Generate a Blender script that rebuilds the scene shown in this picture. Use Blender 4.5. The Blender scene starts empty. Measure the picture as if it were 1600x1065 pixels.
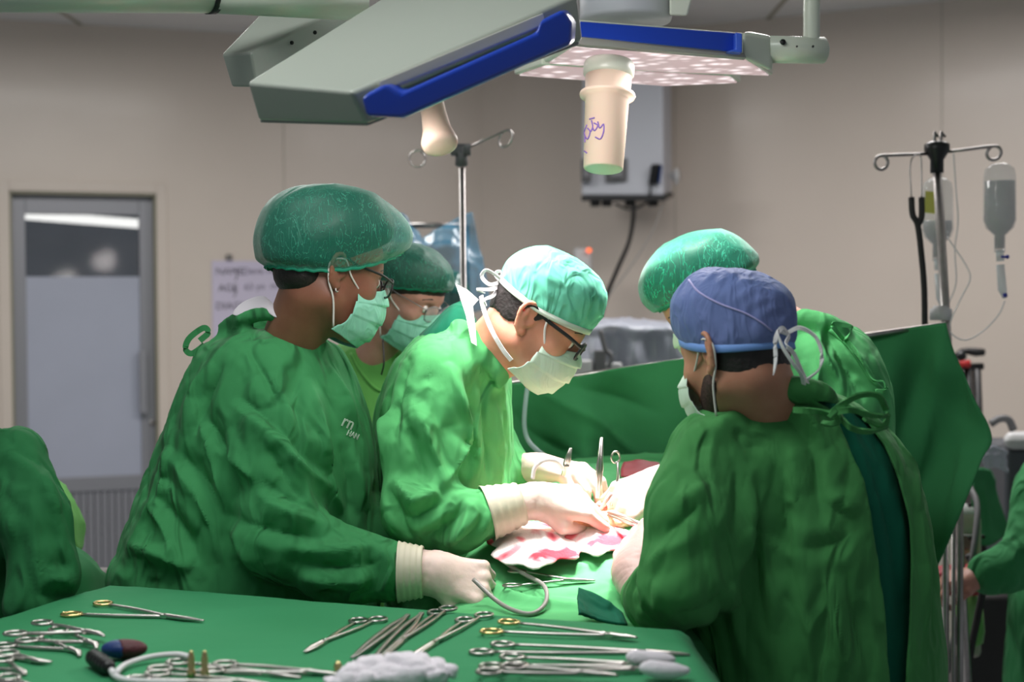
import bpy, math, random
import numpy as np
from mathutils import Vector, Matrix
from mathutils.bvhtree import BVHTree

SC = bpy.context.scene
COL = SC.collection
R = math.radians

# ------------------------------------------------------------------ camera, world, exposure
FPX = 2222.2
cam_data = bpy.data.cameras.new('camera')
cam = bpy.data.objects.new('camera', cam_data)
COL.objects.link(cam)
cam_data.lens = 50.0
cam_data.sensor_width = 36.0
cam_data.clip_start = 0.05
cam_data.clip_end = 60
cam.matrix_world = Matrix.Translation((0, 0, 1.5)) @ Matrix.Rotation(R(90 - 1.35), 4, 'X') @ Matrix.Rotation(R(-0.4), 4, 'Z')
cam_data.dof.use_dof = True
cam_data.dof.focus_distance = 2.78
cam_data.dof.aperture_fstop = 2.8
SC.camera = cam

SC.view_settings.view_transform = 'Standard'
SC.view_settings.look = 'None'
SC.view_settings.exposure = 0.0
SC.view_settings.gamma = 1.0
SC.view_settings.use_curve_mapping = False

world = bpy.data.worlds.new('world')
SC.world = world
world.use_nodes = True
_bg = world.node_tree.nodes['Background']
_bg.inputs[0].default_value = (0.80, 0.86, 0.92, 1)
_bg.inputs[1].default_value = 0.27

CM = np.array(cam.matrix_world)


def P(x, y, d):
    """photograph pixel (1600x1065) at depth d -> world point"""
    v = np.array([(x - 800) / FPX * d, -(y - 532.5) / FPX * d, -d])
    return CM[:3, :3] @ v + CM[:3, 3]


def on_z(x, y, z):
    """world point where the sight line of a pixel meets the level z"""
    a = P(x, y, 1.0) - CM[:3, 3]
    t = (z - CM[2, 3]) / a[2]
    return CM[:3, 3] + a * t


def to_px(V):
    V = np.asarray(V, float)
    q = (V - CM[:3, 3]) @ CM[:3, :3]
    d = -q[:, 2]
    return np.stack([q[:, 0] / d * FPX + 800, -q[:, 1] / d * FPX + 532.5, d], 1)


def light_area(name, loc, target, size, size_y, power, color=(1, 1, 1), spread=180):
    l = bpy.data.lights.new(name, 'AREA')
    l.shape = 'RECTANGLE'
    l.size = size
    l.size_y = size_y
    l.energy = power
    l.color = color
    l.spread = R(spread)
    o = bpy.data.objects.new(name, l)
    COL.objects.link(o)
    o.location = loc
    d = Vector(target) - Vector(loc)
    o.rotation_euler = d.to_track_quat('-Z', 'Y').to_euler()
    return o


def light_spot(name, loc, target, power, angle, blend, color=(1, 1, 1), radius=0.1):
    l = bpy.data.lights.new(name, 'SPOT')
    l.energy = power
    l.spot_size = R(angle)
    l.spot_blend = blend
    l.color = color
    l.shadow_soft_size = radius
    o = bpy.data.objects.new(name, l)
    COL.objects.link(o)
    o.location = loc
    d = Vector(target) - Vector(loc)
    o.rotation_euler = d.to_track_quat('-Z', 'Y').to_euler()
    return o


# the room's ceiling fittings (cool fluorescent) and the two theatre lamps over the table
light_area('ceiling_light_front', (-0.7, 1.85, 2.93), (-0.7, 1.85, 0), 1.4, 0.6, 27, (0.95, 1.0, 0.97))
light_area('ceiling_light_left', (-1.5, 5.3, 2.93), (-1.5, 5.3, 0), 1.6, 0.5, 50, (1.0, 0.985, 0.96), 180)
light_area('ceiling_light_right', (1.35, 5.0, 2.93), (1.35, 5.0, 0), 1.6, 0.5, 58, (1.0, 0.965, 0.95), 180)
FIELD = P(890, 800, 2.9)
light_spot('theatre_spot_main', P(1000, 125, 3.15), FIELD, 620, 25, 1.0, (1.0, 0.95, 0.91), 0.14)
light_spot('theatre_spot_left', P(740, 190, 2.85), P(860, 780, 2.95), 70, 60, 1.0, (1.0, 0.96, 0.92), 0.14)
light_spot('theatre_spill_right', P(1070, 122, 3.05), P(1000, 600, 2.9), 22, 165, 0.6, (1.0, 0.93, 0.92), 0.10)
light_spot('theatre_spill_left', P(830, 95, 2.62), P(960, 420, 3.05), 5.5, 150, 0.6, (1.0, 0.90, 0.88), 0.10)
light_spot('theatre_spill_edge', P(600, 215, 2.35), P(640, 600, 2.6), 6, 165, 0.6, (1.0, 0.93, 0.90), 0.10)

# ------------------------------------------------------------------ small helpers


def srgb(r, g, b):
    f = lambda c: (c / 255 / 12.92) if c / 255 <= 0.04045 else ((c / 255 + 0.055) / 1.055) ** 2.4
    return (f(r), f(g), f(b), 1)


def tag(o, label=None, cat=None, group=None, kind=None):
    if label: o['label'] = label
    if cat: o['category'] = cat
    if group: o['group'] = group
    if kind: o['kind'] = kind
    return o


WLOC = {}


def empty(name, loc, label=None, cat=None, group=None, parent=None):
    o = bpy.data.objects.new(name, None)
    o.empty_display_size = 0.1
    COL.objects.link(o)
    loc = np.array(loc, float)
    WLOC[o.name] = loc
    o.location = loc if parent is None else loc - WLOC[parent.name]
    if parent is not None: o.parent = parent
    return tag(o, label, cat, group)


def mesh(name, V, F, mat, parent=None, smooth=True, label=None, cat=None, group=None, kind=None, bevel=0, solid=0, sub=0, solid_off=-1):
    """V world coordinates; origin at base centre of a top-level mesh, else relative to its parent"""
    V = np.asarray(V, float).reshape(-1, 3)
    me = bpy.data.meshes.new(name)
    o = bpy.data.objects.new(name, me)
    org = np.array([(V[:, 0].min() + V[:, 0].max()) / 2, (V[:, 1].min() + V[:, 1].max()) / 2, V[:, 2].min()])
    L = V - org
    if isinstance(F, np.ndarray):
        n, k = F.shape
        me.vertices.add(len(L)); me.vertices.foreach_set('co', L.astype(np.float32).ravel())
        me.loops.add(n * k); me.loops.foreach_set('vertex_index', F.astype(np.int32).ravel())
        me.polygons.add(n); me.polygons.foreach_set('loop_start', np.arange(0, n * k, k, dtype=np.int32))
        me.polygons.foreach_set('loop_total', np.full(n, k, dtype=np.int32))
        me.update(calc_edges=True)
    else:
        me.from_pydata(L.tolist(), [], [list(f) for f in F])
        me.update()
    if smooth: me.polygons.foreach_set('use_smooth', [True] * len(me.polygons))
    me.materials.append(mat)
    COL.objects.link(o)
    WLOC[o.name] = org
    if parent is not None:
        o.parent = parent
        o.location = org - WLOC[parent.name]
    else:
        o.location = org
    if solid:
        m = o.modifiers.new('solid', 'SOLIDIFY'); m.thickness = solid; m.offset = solid_off
    if bevel:
        m = o.modifiers.new('bevel', 'BEVEL'); m.width = bevel; m.segments = 3; m.limit_method = 'ANGLE'; m.angle_limit = R(35)
        m2 = o.modifiers.new('wn', 'WEIGHTED_NORMAL')
    if sub:
        m = o.modifiers.new('sub', 'SUBSURF'); m.levels = sub; m.render_levels = sub
    return tag(o, label, cat, group, kind)


class MB:
    """collects simple solids into ONE mesh"""

    def __init__(self): self.V = []; self.F = []; self.n = 0

    def add(self, V, F):
        V = np.asarray(V, float)
        self.V.append(V)
        self.F += [[i + self.n for i in f] for f in F]
        self.n += len(V)
        return self

    def hexa(self, p):
        """8 corners: 0-3 bottom loop, 4-7 top loop"""
        return self.add(p, [(3, 2, 1, 0), (4, 5, 6, 7), (0, 1, 5, 4), (1, 2, 6, 5), (2, 3, 7, 6), (3, 0, 4, 7)])

    def box(self, c, s, M=None):
        x, y, z = np.array(s) / 2
        v = np.array([(-x, -y, -z), (x, -y, -z), (x, y, -z), (-x, y, -z), (-x, -y, z), (x, -y, z), (x, y, z), (-x, y, z)])
        if M is not None: v = v @ np.array(M)[:3, :3].T
        return self.hexa(v + np.array(c))

    def tube(self, pts, r, n=10, cap=True, closed=False):
        pts = np.asarray(pts, float); m = len(pts)
        rr = np.full(m, r, float) if np.isscalar(r) else np.interp(np.linspace(0, 1, m), np.linspace(0, 1, len(r)), r)
        if closed: T = np.roll(pts, -1, 0) - np.roll(pts, 1, 0)
        else: T = np.gradient(pts, axis=0)
        T /= np.linalg.norm(T, axis=1)[:, None] + 1e-12
        a = np.array([0, 0, 1.0]) if abs(T[0][2]) < 0.9 else np.array([1.0, 0, 0])
        N = np.cross(T[0], a); N /= np.linalg.norm(N)
        V = []
        ang = np.linspace(0, 2 * np.pi, n, endpoint=False)
        for i in range(m):
            N = N - T[i] * np.dot(N, T[i]); N /= np.linalg.norm(N)
            B = np.cross(T[i], N)
            V.append(pts[i] + rr[i] * (np.cos(ang)[:, None] * N + np.sin(ang)[:, None] * B))
        V = np.concatenate(V)
        F = []
        for i in range(m if closed else m - 1):
            j = (i + 1) % m
            for k in range(n):
                l = (k + 1) % n
                F.append((i * n + k, i * n + l, j * n + l, j * n + k))
        if cap and not closed:
            F.append(tuple(range(n))[::-1]); F.append(tuple((m - 1) * n + k for k in range(n)))
        return self.add(V, F)

    def lathe(self, prof, base, axis=(0, 0, 1), n=32, xdir=None):
        """prof: (radius, height) list along axis from base"""
        ax = np.array(axis, float); ax /= np.linalg.norm(ax)
        a = np.array([1.0, 0, 0]) if abs(ax[0]) < 0.9 else np.array([0, 1.0, 0])
        u = np.cross(ax, a); u /= np.linalg.norm(u); w = np.cross(ax, u)
        ang = np.linspace(0, 2 * np.pi, n, endpoint=False)
        V = []
        for (r, h) in prof:
            V.append(np.array(base) + ax * h + max(r, 1e-5) * (np.cos(ang)[:, None] * u + np.sin(ang)[:, None] * w))
        V = np.concatenate(V); F = []
        for i in range(len(prof) - 1):
            for k in range(n):
                l = (k + 1) % n
                F.append((i * n + k, i * n + l, (i + 1) * n + l, (i + 1) * n + k))
        F.append(tuple(range(n))[::-1]); F.append(tuple((len(prof) - 1) * n + k for k in range(n)))
        return self.add(V, F)

    def sphere(self, c, r, n=16):
        r = np.array([r, r, r]) if np.isscalar(r) else np.array(r)
        V = [np.array(c) + r * np.array([0, 0, -1])]; F = []
        m = n // 2
        for i in range(1, m):
            ph = -math.pi / 2 + math.pi * i / m
            for k in range(n):
                t = 2 * math.pi * k / n
                V.append(np.array(c) + r * np.array([math.cos(ph) * math.cos(t), math.cos(ph) * math.sin(t), math.sin(ph)]))
        V.append(np.array(c) + r * np.array([0, 0, 1]))
        for k in range(n):
            l = (k + 1) % n
            F.append((0, 1 + l, 1 + k))
            for i in range(m - 2):
                F.append((1 + i * n + k, 1 + i * n + l, 1 + (i + 1) * n + l, 1 + (i + 1) * n + k))
            F.append((1 + (m - 2) * n + k, 1 + (m - 2) * n + l, len(V) - 1))
        return self.add(V, F)

    def build(self, name, mat, parent=None, **k):
        return mesh(name, np.concatenate(self.V), self.F, mat, parent, **k)


def spline(pts, n=8, closed=False):
    """Catmull-Rom through the points"""
    p = np.asarray(pts, float); m = len(p)
    if m < 3 and not closed: return np.array([p[0] + (p[-1] - p[0]) * t for t in np.linspace(0, 1, n + 1)])
    out = []
    for i in range(m if closed else m - 1):
        if closed: a, b, c, d = p[(i - 1) % m], p[i], p[(i + 1) % m], p[(i + 2) % m]
        else: b, c = p[i], p[i + 1]; a = p[i - 1] if i > 0 else 2 * b - c; d = p[i + 2] if i + 2 < m else 2 * c - b
        for t in np.arange(n) / n:
            out.append(0.5 * (2 * b + (c - a) * t + (2 * a - 5 * b + 4 * c - d) * t * t + (3 * b - a - 3 * c + d) * t ** 3))
    if not closed: out.append(p[-1])
    return np.array(out)


def pxline(*q):
    """points given as (x, y, depth)"""
    return np.array([P(*a) for a in q])


# ------------------------------------------------------------------ value noise


def _h(i, j, k, s):
    n = (i * 73856093) ^ (j * 19349663) ^ (k * 83492791) ^ (s * 2654435761 % 4294967291)
    n = (n ^ (n >> 13)) * 1274126177
    n = n & 0x7fffffff
    n = (n ^ (n >> 15)) * 668265263 & 0x7fffffff
    return (n % 65536) / 65535.0


def noise(V, s=0):
    s = int(s)
    V = np.asarray(V, float)
    I = np.floor(V).astype(np.int64); f = V - I
    f = f * f * f * (f * (f * 6 - 15) + 10)
    o = 0
    for a in (0, 1):
        for b in (0, 1):
            for c in (0, 1):
                w = (f[:, 0] if a else 1 - f[:, 0]) * (f[:, 1] if b else 1 - f[:, 1]) * (f[:, 2] if c else 1 - f[:, 2])
                o = o + w * _h(I[:, 0] + a, I[:, 1] + b, I[:, 2] + c, s)
    return o * 2 - 1


def ridged(V, s=0):
    """sparse creases on an otherwise flat cloth: 1 on the crest"""
    a = np.clip(1 - np.abs(noise(V, s)) * 3.4, 0, 1) ** 1.4
    b = np.clip(1 - np.abs(noise(V * 2.1 + 7.3, s + 5)) * 3.4, 0, 1) ** 1.4
    return a * 0.7 + b * 0.3 * np.clip(noise(V * 0.7, s + 3) + 0.6, 0, 1) * 1.6 + 0.35 * noise(V * 0.8, s + 8)


# ------------------------------------------------------------------ implicit surfaces


def cone(a, b, ra, rb, flat=None, s=1.0):
    a = np.array(a, float); b = np.array(b, float); ba = b - a; L2 = max(ba @ ba, 1e-9)

    def f(p):
        w = p - a
        t = np.clip(w @ ba / L2, 0, 1)
        w = w - t[:, None] * ba
        if flat is not None:
            fl = np.array(flat, float); fl /= np.linalg.norm(fl)
            w = w + (w @ fl)[:, None] * fl * (1 / s - 1)
        return (np.sqrt((w * w).sum(1)) - (ra + (rb - ra) * t)) * (min(s, 1.0) if flat is not None else 1)
    return f


def ell(c, r, M=None):
    c = np.array(c, float); r = np.array(r, float)

    def f(p):
        q = p - c
        if M is not None: q = q @ np.array(M)
        k0 = np.sqrt(((q / r) ** 2).sum(1)); k1 = np.sqrt(((q / r ** 2) ** 2).sum(1)) + 1e-9
        return k0 * (k0 - 1) / k1
    return f


def stack(levels, top_k=0.04, top=True):
    """levels: (z, cx, cy, a, b, rot) from top down"""
    L = np.array(sorted(levels, key=lambda q: q[0]), float)
    zz = np.linspace(L[0, 0], L[-1, 0], 200)
    if len(L) > 2:
        sp = spline(L, 12); sp = sp[np.argsort(sp[:, 0])]
        T = [np.interp(zz, sp[:, 0], sp[:, k]) for k in range(1, 6)]
    else: T = [np.interp(zz, L[:, 0], L[:, k]) for k in range(1, 6)]

    def f(p):
        z = p[:, 2]
        cx, cy, a, b, r = [np.interp(z, zz, t) for t in T]
        dx = p[:, 0] - cx; dy = p[:, 1] - cy
        c, s = np.cos(r), np.sin(r)
        u = dx * c + dy * s; v = -dx * s + dy * c
        k0 = np.sqrt((u / a) ** 2 + (v / b) ** 2)
        k1 = np.sqrt((u / a ** 2) ** 2 + (v / b ** 2) ** 2) + 1e-6
        d = k0 * (k0 - 1) / k1
        if top: d = -smin(-d, -(z - L[-1, 0]), top_k)
        return np.maximum(d, L[0, 0] - z)
    return f


def smin(a, b, k):
    h = np.clip(0.5 + 0.5 * (b - a) / k, 0, 1)
    return b * (1 - h) + a * h - k * h * (1 - h)


def union(parts):
    """parts: (function, k) blended one after the other; negative k subtracts"""
    def f(p):
        d = parts[0][0](p)
        for g, k in parts[1:]:
            if k < 0: d = -smin(-d, g(p), -k)
            else: d = smin(d, g(p), k)
        return d
    return f


def nets(f, lo, hi, h):
    """surface nets on a grid that is only refined near the surface"""
    B = 4
    lo = np.array(lo, float); n = np.ceil((np.array(hi) - lo) / (h * B)).astype(int) + 1
    ci = np.stack(np.meshgrid(*[np.arange(k) for k in n], indexing='ij'), -1).reshape(-1, 3)
    cc = lo + (ci + 0.5 - 0.5 / B) * h * B
    fc = f(cc)
    G = np.repeat(np.repeat(np.repeat(fc.reshape(n), B, 0), B, 1), B, 2)
    act = ci[np.abs(fc) < h * B * 1.9]
    off = np.stack(np.meshgrid(*[np.arange(B)] * 3, indexing='ij'), -1).reshape(-1, 3)
    fi = (act[:, None, :] * B + off[None]).reshape(-1, 3)
    G[fi[:, 0], fi[:, 1], fi[:, 2]] = f(lo + fi * h)
    G[0] = G[-1] = 1; G[:, 0] = G[:, -1] = 1; G[:, :, 0] = G[:, :, -1] = 1
    S = G < 0
    c8 = [S[a:S.shape[0] - 1 + a, b:S.shape[1] - 1 + b, c:S.shape[2] - 1 + c] for a in (0, 1) for b in (0, 1) for c in (0, 1)]
    cnt = sum(x.astype(np.int8) for x in c8)
    cells = np.argwhere((cnt > 0) & (cnt < 8))
    acc = np.zeros((len(cells), 3)); num = np.zeros(len(cells))
    cr = [(a, b, c) for a in (0, 1) for b in (0, 1) for c in (0, 1)]
    for u in cr:
        for ax in range(3):
            if u[ax]: continue
            v = list(u); v[ax] = 1
            A = cells + np.array(u); Bq = cells + np.array(v)
            fa = G[A[:, 0], A[:, 1], A[:, 2]]; fb = G[Bq[:, 0], Bq[:, 1], Bq[:, 2]]
            m = (fa < 0) != (fb < 0)
            t = np.where(m, fa / np.where(m, fa - fb, 1), 0)
            pt = np.array(u, float)[None].repeat(len(cells), 0); pt[:, ax] = t
            acc += pt * m[:, None]; num += m
    V = lo + (cells + acc / num[:, None]) * h
    idx = -np.ones(tuple(np.array(S.shape) - 1), np.int64)
    idx[cells[:, 0], cells[:, 1], cells[:, 2]] = np.arange(len(cells))
    F = []
    for ax in range(3):
        sl0 = [slice(None)] * 3; sl1 = [slice(None)] * 3
        sl0[ax] = slice(0, -1); sl1[ax] = slice(1, None)
        e = S[tuple(sl0)] != S[tuple(sl1)]
        E = np.argwhere(e)
        o1, o2 = (ax + 1) % 3, (ax + 2) % 3
        E = E[(E[:, o1] > 0) & (E[:, o2] > 0)]
        sgn = S[E[:, 0], E[:, 1], E[:, 2]]
        q = []
        for (da, db) in ((0, 0), (-1, 0), (-1, -1), (0, -1)):
            c = E.copy(); c[:, o1] += da; c[:, o2] += db
            q.append(idx[c[:, 0], c[:, 1], c[:, 2]])
        q = np.stack(q, 1)
        q[~sgn] = q[~sgn][:, ::-1]
        q = q[(q >= 0).all(1)]
        F.append(q)
    return V, np.concatenate(F)[:, ::-1]


def normals(V, F):
    a = V[F[:, 2]] - V[F[:, 0]]; b = V[F[:, 3]] - V[F[:, 1]]
    n = np.cross(a, b); N = np.zeros_like(V)
    for k in range(4): np.add.at(N, F[:, k], n)
    return N / (np.linalg.norm(N, axis=1)[:, None] + 1e-12)


def relax(V, F, it=1, w=0.5):
    E = np.concatenate([F[:, [0, 1]], F[:, [1, 2]], F[:, [2, 3]], F[:, [3, 0]]])
    c = np.bincount(E[:, 0], minlength=len(V)) + np.bincount(E[:, 1], minlength=len(V))
    for _ in range(it):
        S = np.zeros_like(V)
        np.add.at(S, E[:, 0], V[E[:, 1]]); np.add.at(S, E[:, 1], V[E[:, 0]])
        V = V + w * (S / np.maximum(c, 1)[:, None] - V)
    return V


def smooth_rim(V, F, it=4):
    """even out the cut edge of an open mesh"""
    E = np.concatenate([F[:, [0, 1]], F[:, [1, 2]], F[:, [2, 3]], F[:, [3, 0]]]); Es = np.sort(E, 1)
    u, c = np.unique(Es[:, 0].astype(np.int64) * (len(V) + 1) + Es[:, 1], return_counts=True)
    b = u[c == 1]; e = np.stack([b // (len(V) + 1), b % (len(V) + 1)], 1)
    k = np.bincount(e.ravel(), minlength=len(V)); V = V.copy(); m = k > 0
    for _ in range(it):
        S = np.zeros_like(V); np.add.at(S, e[:, 0], V[e[:, 1]]); np.add.at(S, e[:, 1], V[e[:, 0]])
        V[m] = V[m] * 0.4 + 0.6 * S[m] / k[m][:, None]
    return V


def fold_lines(V, F, folds, N=None):
    """lay folds over a cloth: each fold is (pixel polyline, height, width). The line is dropped onto the
    surface it crosses and the cloth is raised (or sunk) along it."""
    if N is None: N = normals(V, F)
    bvh = BVHTree.FromPolygons([tuple(v) for v in V], [tuple(f) for f in F])
    o = Vector(CM[:3, 3]); D = np.zeros(len(V))
    for pts, amp, wid in folds:
        sp = spline(np.array(pts, float), 6)
        hit = []
        for q in sp:
            d = Vector(P(q[0], q[1], 1.0)) - o
            h = bvh.ray_cast(o, d.normalized())
            if h[0] is not None: hit.append(np.array(h[0]))
        if len(hit) < 2: continue
        H = np.array(hit)
        m = np.where((V > H.min(0) - 3 * wid).all(1) & (V < H.max(0) + 3 * wid).all(1))[0]
        if not len(m): continue
        Q = V[m]; best = np.full(len(m), 9.0); bt = np.zeros(len(m))
        for i in range(len(H) - 1):
            a, b = H[i], H[i + 1]; ba = b - a
            if ba @ ba > 0.02: continue
            t = np.clip((Q - a) @ ba / (ba @ ba + 1e-9), 0, 1)
            ds = np.linalg.norm(Q - a - t[:, None] * ba, axis=1)
            up = ds < best
            best[up] = ds[up]; bt[up] = (i + t[up]) / (len(H) - 1)
        tp = np.sin(np.pi * np.clip(bt, 0.0, 1.0)) ** 0.8
        x = best / wid
        prof = np.exp(-(x ** 1.15) * 1.5) - 0.22 * np.exp(-(x - 2.0) ** 2 * 1.5)
        D[m] += amp * prof * tp
    return V + N * D[:, None]
# ------------------------------------------------------------------ materials


def M_(name): 
    m = bpy.data.materials.new(name); m.use_nodes = True
    nt = m.node_tree
    return m, nt, nt.nodes['Principled BSDF']


def nd(nt, typ, **k):
    n = nt.nodes.new(typ)
    for a, b in k.items(): setattr(n, a, b)
    return n


def plain(name, col, rough=0.5, metal=0.0, spec=0.5, noise_amt=0.0, noise_scale=20, bump=0.0, bump_scale=200, coat=0.0, sss=0.0, trans=0, alpha=1, sheen=0):
    m, nt, b = M_(name)
    b.inputs['Base Color'].default_value = col
    b.inputs['Roughness'].default_value = rough
    b.inputs['Metallic'].default_value = metal
    b.inputs['Specular IOR Level'].default_value = spec
    b.inputs['Coat Weight'].default_value = coat
    b.inputs['Subsurface Weight'].default_value = sss
    b.inputs['Subsurface Radius'].default_value = (0.012, 0.004, 0.002)
    b.inputs['Subsurface Scale'].default_value = 1.0
    b.inputs['Transmission Weight'].default_value = trans
    b.inputs['Alpha'].default_value = alpha
    b.inputs['Sheen Weight'].default_value = sheen
    tc = nd(nt, 'ShaderNodeTexCoord')
    if noise_amt:
        n = nd(nt, 'ShaderNodeTexNoise'); n.inputs['Scale'].default_value = noise_scale; n.inputs['Detail'].default_value = 5
        nt.links.new(tc.outputs['Object'], n.inputs['Vector'])
        r = nd(nt, 'ShaderNodeMapRange'); r.inputs['From Min'].default_value = 0.3; r.inputs['From Max'].default_value = 0.7
        r.inputs['To Min'].default_value = 1 - noise_amt; r.inputs['To Max'].default_value = 1 + noise_amt
        nt.links.new(n.outputs['Fac'], r.inputs['Value'])
        mx = nd(nt, 'ShaderNodeVectorMath', operation='SCALE'); mx.inputs[0].default_value = col[:3]
        nt.links.new(r.outputs['Result'], mx.inputs['Scale'])
        nt.links.new(mx.outputs[0], b.inputs['Base Color'])
    if bump:
        n = nd(nt, 'ShaderNodeTexNoise'); n.inputs['Scale'].default_value = bump_scale; n.inputs['Detail'].default_value = 3
        nt.links.new(tc.outputs['Object'], n.inputs['Vector'])
        bp = nd(nt, 'ShaderNodeBump'); bp.inputs['Strength'].default_value = bump; bp.inputs['Distance'].default_value = 0.002
        nt.links.new(n.outputs['Fac'], bp.inputs['Height'])
        nt.links.new(bp.outputs[0], b.inputs['Normal'])
    return m


def cloth(name, col, col2=None, crumple=0.8, scale=9.0, dist=0.019, rough=0.85, sheen=0.04, spec=0.2, stretch=(1, 1, 0.45)):
    """cotton theatre cloth: soft creases (warped noise) over a fine weave"""
    m, nt, b = M_(name)
    L = nt.links.new
    b.inputs['Roughness'].default_value = rough
    b.inputs['Specular IOR Level'].default_value = spec
    b.inputs['Sheen Weight'].default_value = sheen
    b.inputs['Sheen Tint'].default_value = (0.7, 1, 0.75, 1)
    tc = nd(nt, 'ShaderNodeTexCoord')
    mp = nd(nt, 'ShaderNodeMapping'); mp.inputs['Scale'].default_value = stretch
    L(tc.outputs['Object'], mp.inputs['Vector'])
    wn = nd(nt, 'ShaderNodeTexNoise'); wn.inputs['Scale'].default_value = scale * 0.6; wn.inputs['Detail'].default_value = 2
    L(mp.outputs[0], wn.inputs['Vector'])
    add = nd(nt, 'ShaderNodeMixRGB', blend_type='ADD'); add.inputs['Fac'].default_value = 0.35
    L(mp.outputs[0], add.inputs[1]); L(wn.outputs['Color'], add.inputs[2])
    def crease(sc, wdt):
        n_ = nd(nt, 'ShaderNodeTexNoise'); n_.inputs['Scale'].default_value = sc; n_.inputs['Detail'].default_value = 1.0
        L(add.outputs[0], n_.inputs['Vector'])
        a_ = nd(nt, 'ShaderNodeMath', operation='SUBTRACT'); a_.inputs[1].default_value = 0.5; L(n_.outputs['Fac'], a_.inputs[0])
        b_ = nd(nt, 'ShaderNodeMath', operation='ABSOLUTE'); L(a_.outputs[0], b_.inputs[0])
        c_ = nd(nt, 'ShaderNodeMapRange', interpolation_type='SMOOTHSTEP'); c_.inputs['From Max'].default_value = wdt
        c_.inputs['To Min'].default_value = 1; c_.inputs['To Max'].default_value = 0
        L(b_.outputs[0], c_.inputs['Value']); return c_
    v = crease(scale * 0.5, 0.17)
    n2 = crease(scale * 1.4, 0.2)
    s = nd(nt, 'ShaderNodeMath', operation='MULTIPLY_ADD'); s.inputs[1].default_value = 0.4
    L(n2.outputs['Result'], s.inputs[0]); L(v.outputs['Result'], s.inputs[2])
    bp = nd(nt, 'ShaderNodeBump'); bp.inputs['Strength'].default_value = crumple; bp.inputs['Distance'].default_value = dist
    L(s.outputs[0], bp.inputs['Height'])
    wv = nd(nt, 'ShaderNodeTexNoise'); wv.inputs['Scale'].default_value = 900
    L(tc.outputs['Object'], wv.inputs['Vector'])
    b2 = nd(nt, 'ShaderNodeBump'); b2.inputs['Strength'].default_value = 0.12; b2.inputs['Distance'].default_value = 0.001
    L(wv.outputs['Fac'], b2.inputs['Height']); L(bp.outputs[0], b2.inputs['Normal'])
    L(b2.outputs[0], b.inputs['Normal'])
    cn = nd(nt, 'ShaderNodeTexNoise'); cn.inputs['Scale'].default_value = 3.0; cn.inputs['Detail'].default_value = 6
    L(tc.outputs['Object'], cn.inputs['Vector'])
    cr = nd(nt, 'ShaderNodeValToRGB')
    c2 = col2 or tuple(c * 0.82 for c in col[:3]) + (1,)
    cr.color_ramp.elements[0].position = 0.35; cr.color_ramp.elements[0].color = c2
    cr.color_ramp.elements[1].position = 0.65; cr.color_ramp.elements[1].color = col
    L(cn.outputs['Fac'], cr.inputs[0]); L(cr.outputs[0], b.inputs['Base Color'])
    return m


def netcap(name, col, alpha=0.62, thread=70.0, bright=2.2):
    """thin spun net: pale threads over a see-through film"""
    m, nt, b = M_(name)
    L = nt.links.new
    tc = nd(nt, 'ShaderNodeTexCoord')
    mp = nd(nt, 'ShaderNodeMapping'); mp.inputs['Scale'].default_value = (1, 1, 0.28); mp.inputs['Rotation'].default_value = (0.1, 0.45, 0)
    L(tc.outputs['Object'], mp.inputs['Vector'])
    n = nd(nt, 'ShaderNodeTexNoise'); n.inputs['Scale'].default_value = thread; n.inputs['Detail'].default_value = 3; n.inputs['Distortion'].default_value = 1.5
    L(mp.outputs[0], n.inputs['Vector'])
    sb = nd(nt, 'ShaderNodeMath', operation='SUBTRACT'); sb.inputs[1].default_value = 0.5; L(n.outputs['Fac'], sb.inputs[0])
    ab = nd(nt, 'ShaderNodeMath', operation='ABSOLUTE'); L(sb.outputs[0], ab.inputs[0])
    rm = nd(nt, 'ShaderNodeMapRange'); rm.inputs['From Min'].default_value = 0.0; rm.inputs['From Max'].default_value = 0.022
    rm.inputs['To Min'].default_value = 1; rm.inputs['To Max'].default_value = 0
    L(ab.outputs[0], rm.inputs['Value'])
    mx = nd(nt, 'ShaderNodeMixRGB'); mx.inputs[1].default_value = col
    mx.inputs[2].default_value = tuple(min(1, c * bright + 0.03) for c in col[:3]) + (1,)
    L(rm.outputs['Result'], mx.inputs['Fac']); L(mx.outputs[0], b.inputs['Base Color'])
    al = nd(nt, 'ShaderNodeMapRange'); al.inputs['To Min'].default_value = alpha; al.inputs['To Max'].default_value = min(1, alpha + 0.2)
    L(rm.outputs['Result'], al.inputs['Value'])
    # more film is crossed where it is seen edge-on
    lw = nd(nt, 'ShaderNodeLayerWeight'); lw.inputs['Blend'].default_value = 0.35
    mm = nd(nt, 'ShaderNodeMath', operation='MAXIMUM'); L(al.outputs['Result'], mm.inputs[0])
    l2 = nd(nt, 'ShaderNodeMapRange'); l2.inputs['To Min'].default_value = alpha - 0.1; l2.inputs['To Max'].default_value = 1.0
    L(lw.outputs['Facing'], l2.inputs['Value']); L(l2.outputs['Result'], mm.inputs[1]); L(mm.outputs[0], b.inputs['Alpha'])
    b.inputs['Roughness'].default_value = 0.48
    b.inputs['Sheen Weight'].default_value = 0.3
    b.inputs['Specular IOR Level'].default_value = 0.5
    bp = nd(nt, 'ShaderNodeBump'); bp.inputs['Strength'].default_value = 0.3; bp.inputs['Distance'].default_value = 0.003
    L(rm.outputs['Result'], bp.inputs['Height']); L(bp.outputs[0], b.inputs['Normal'])
    return m


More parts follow.
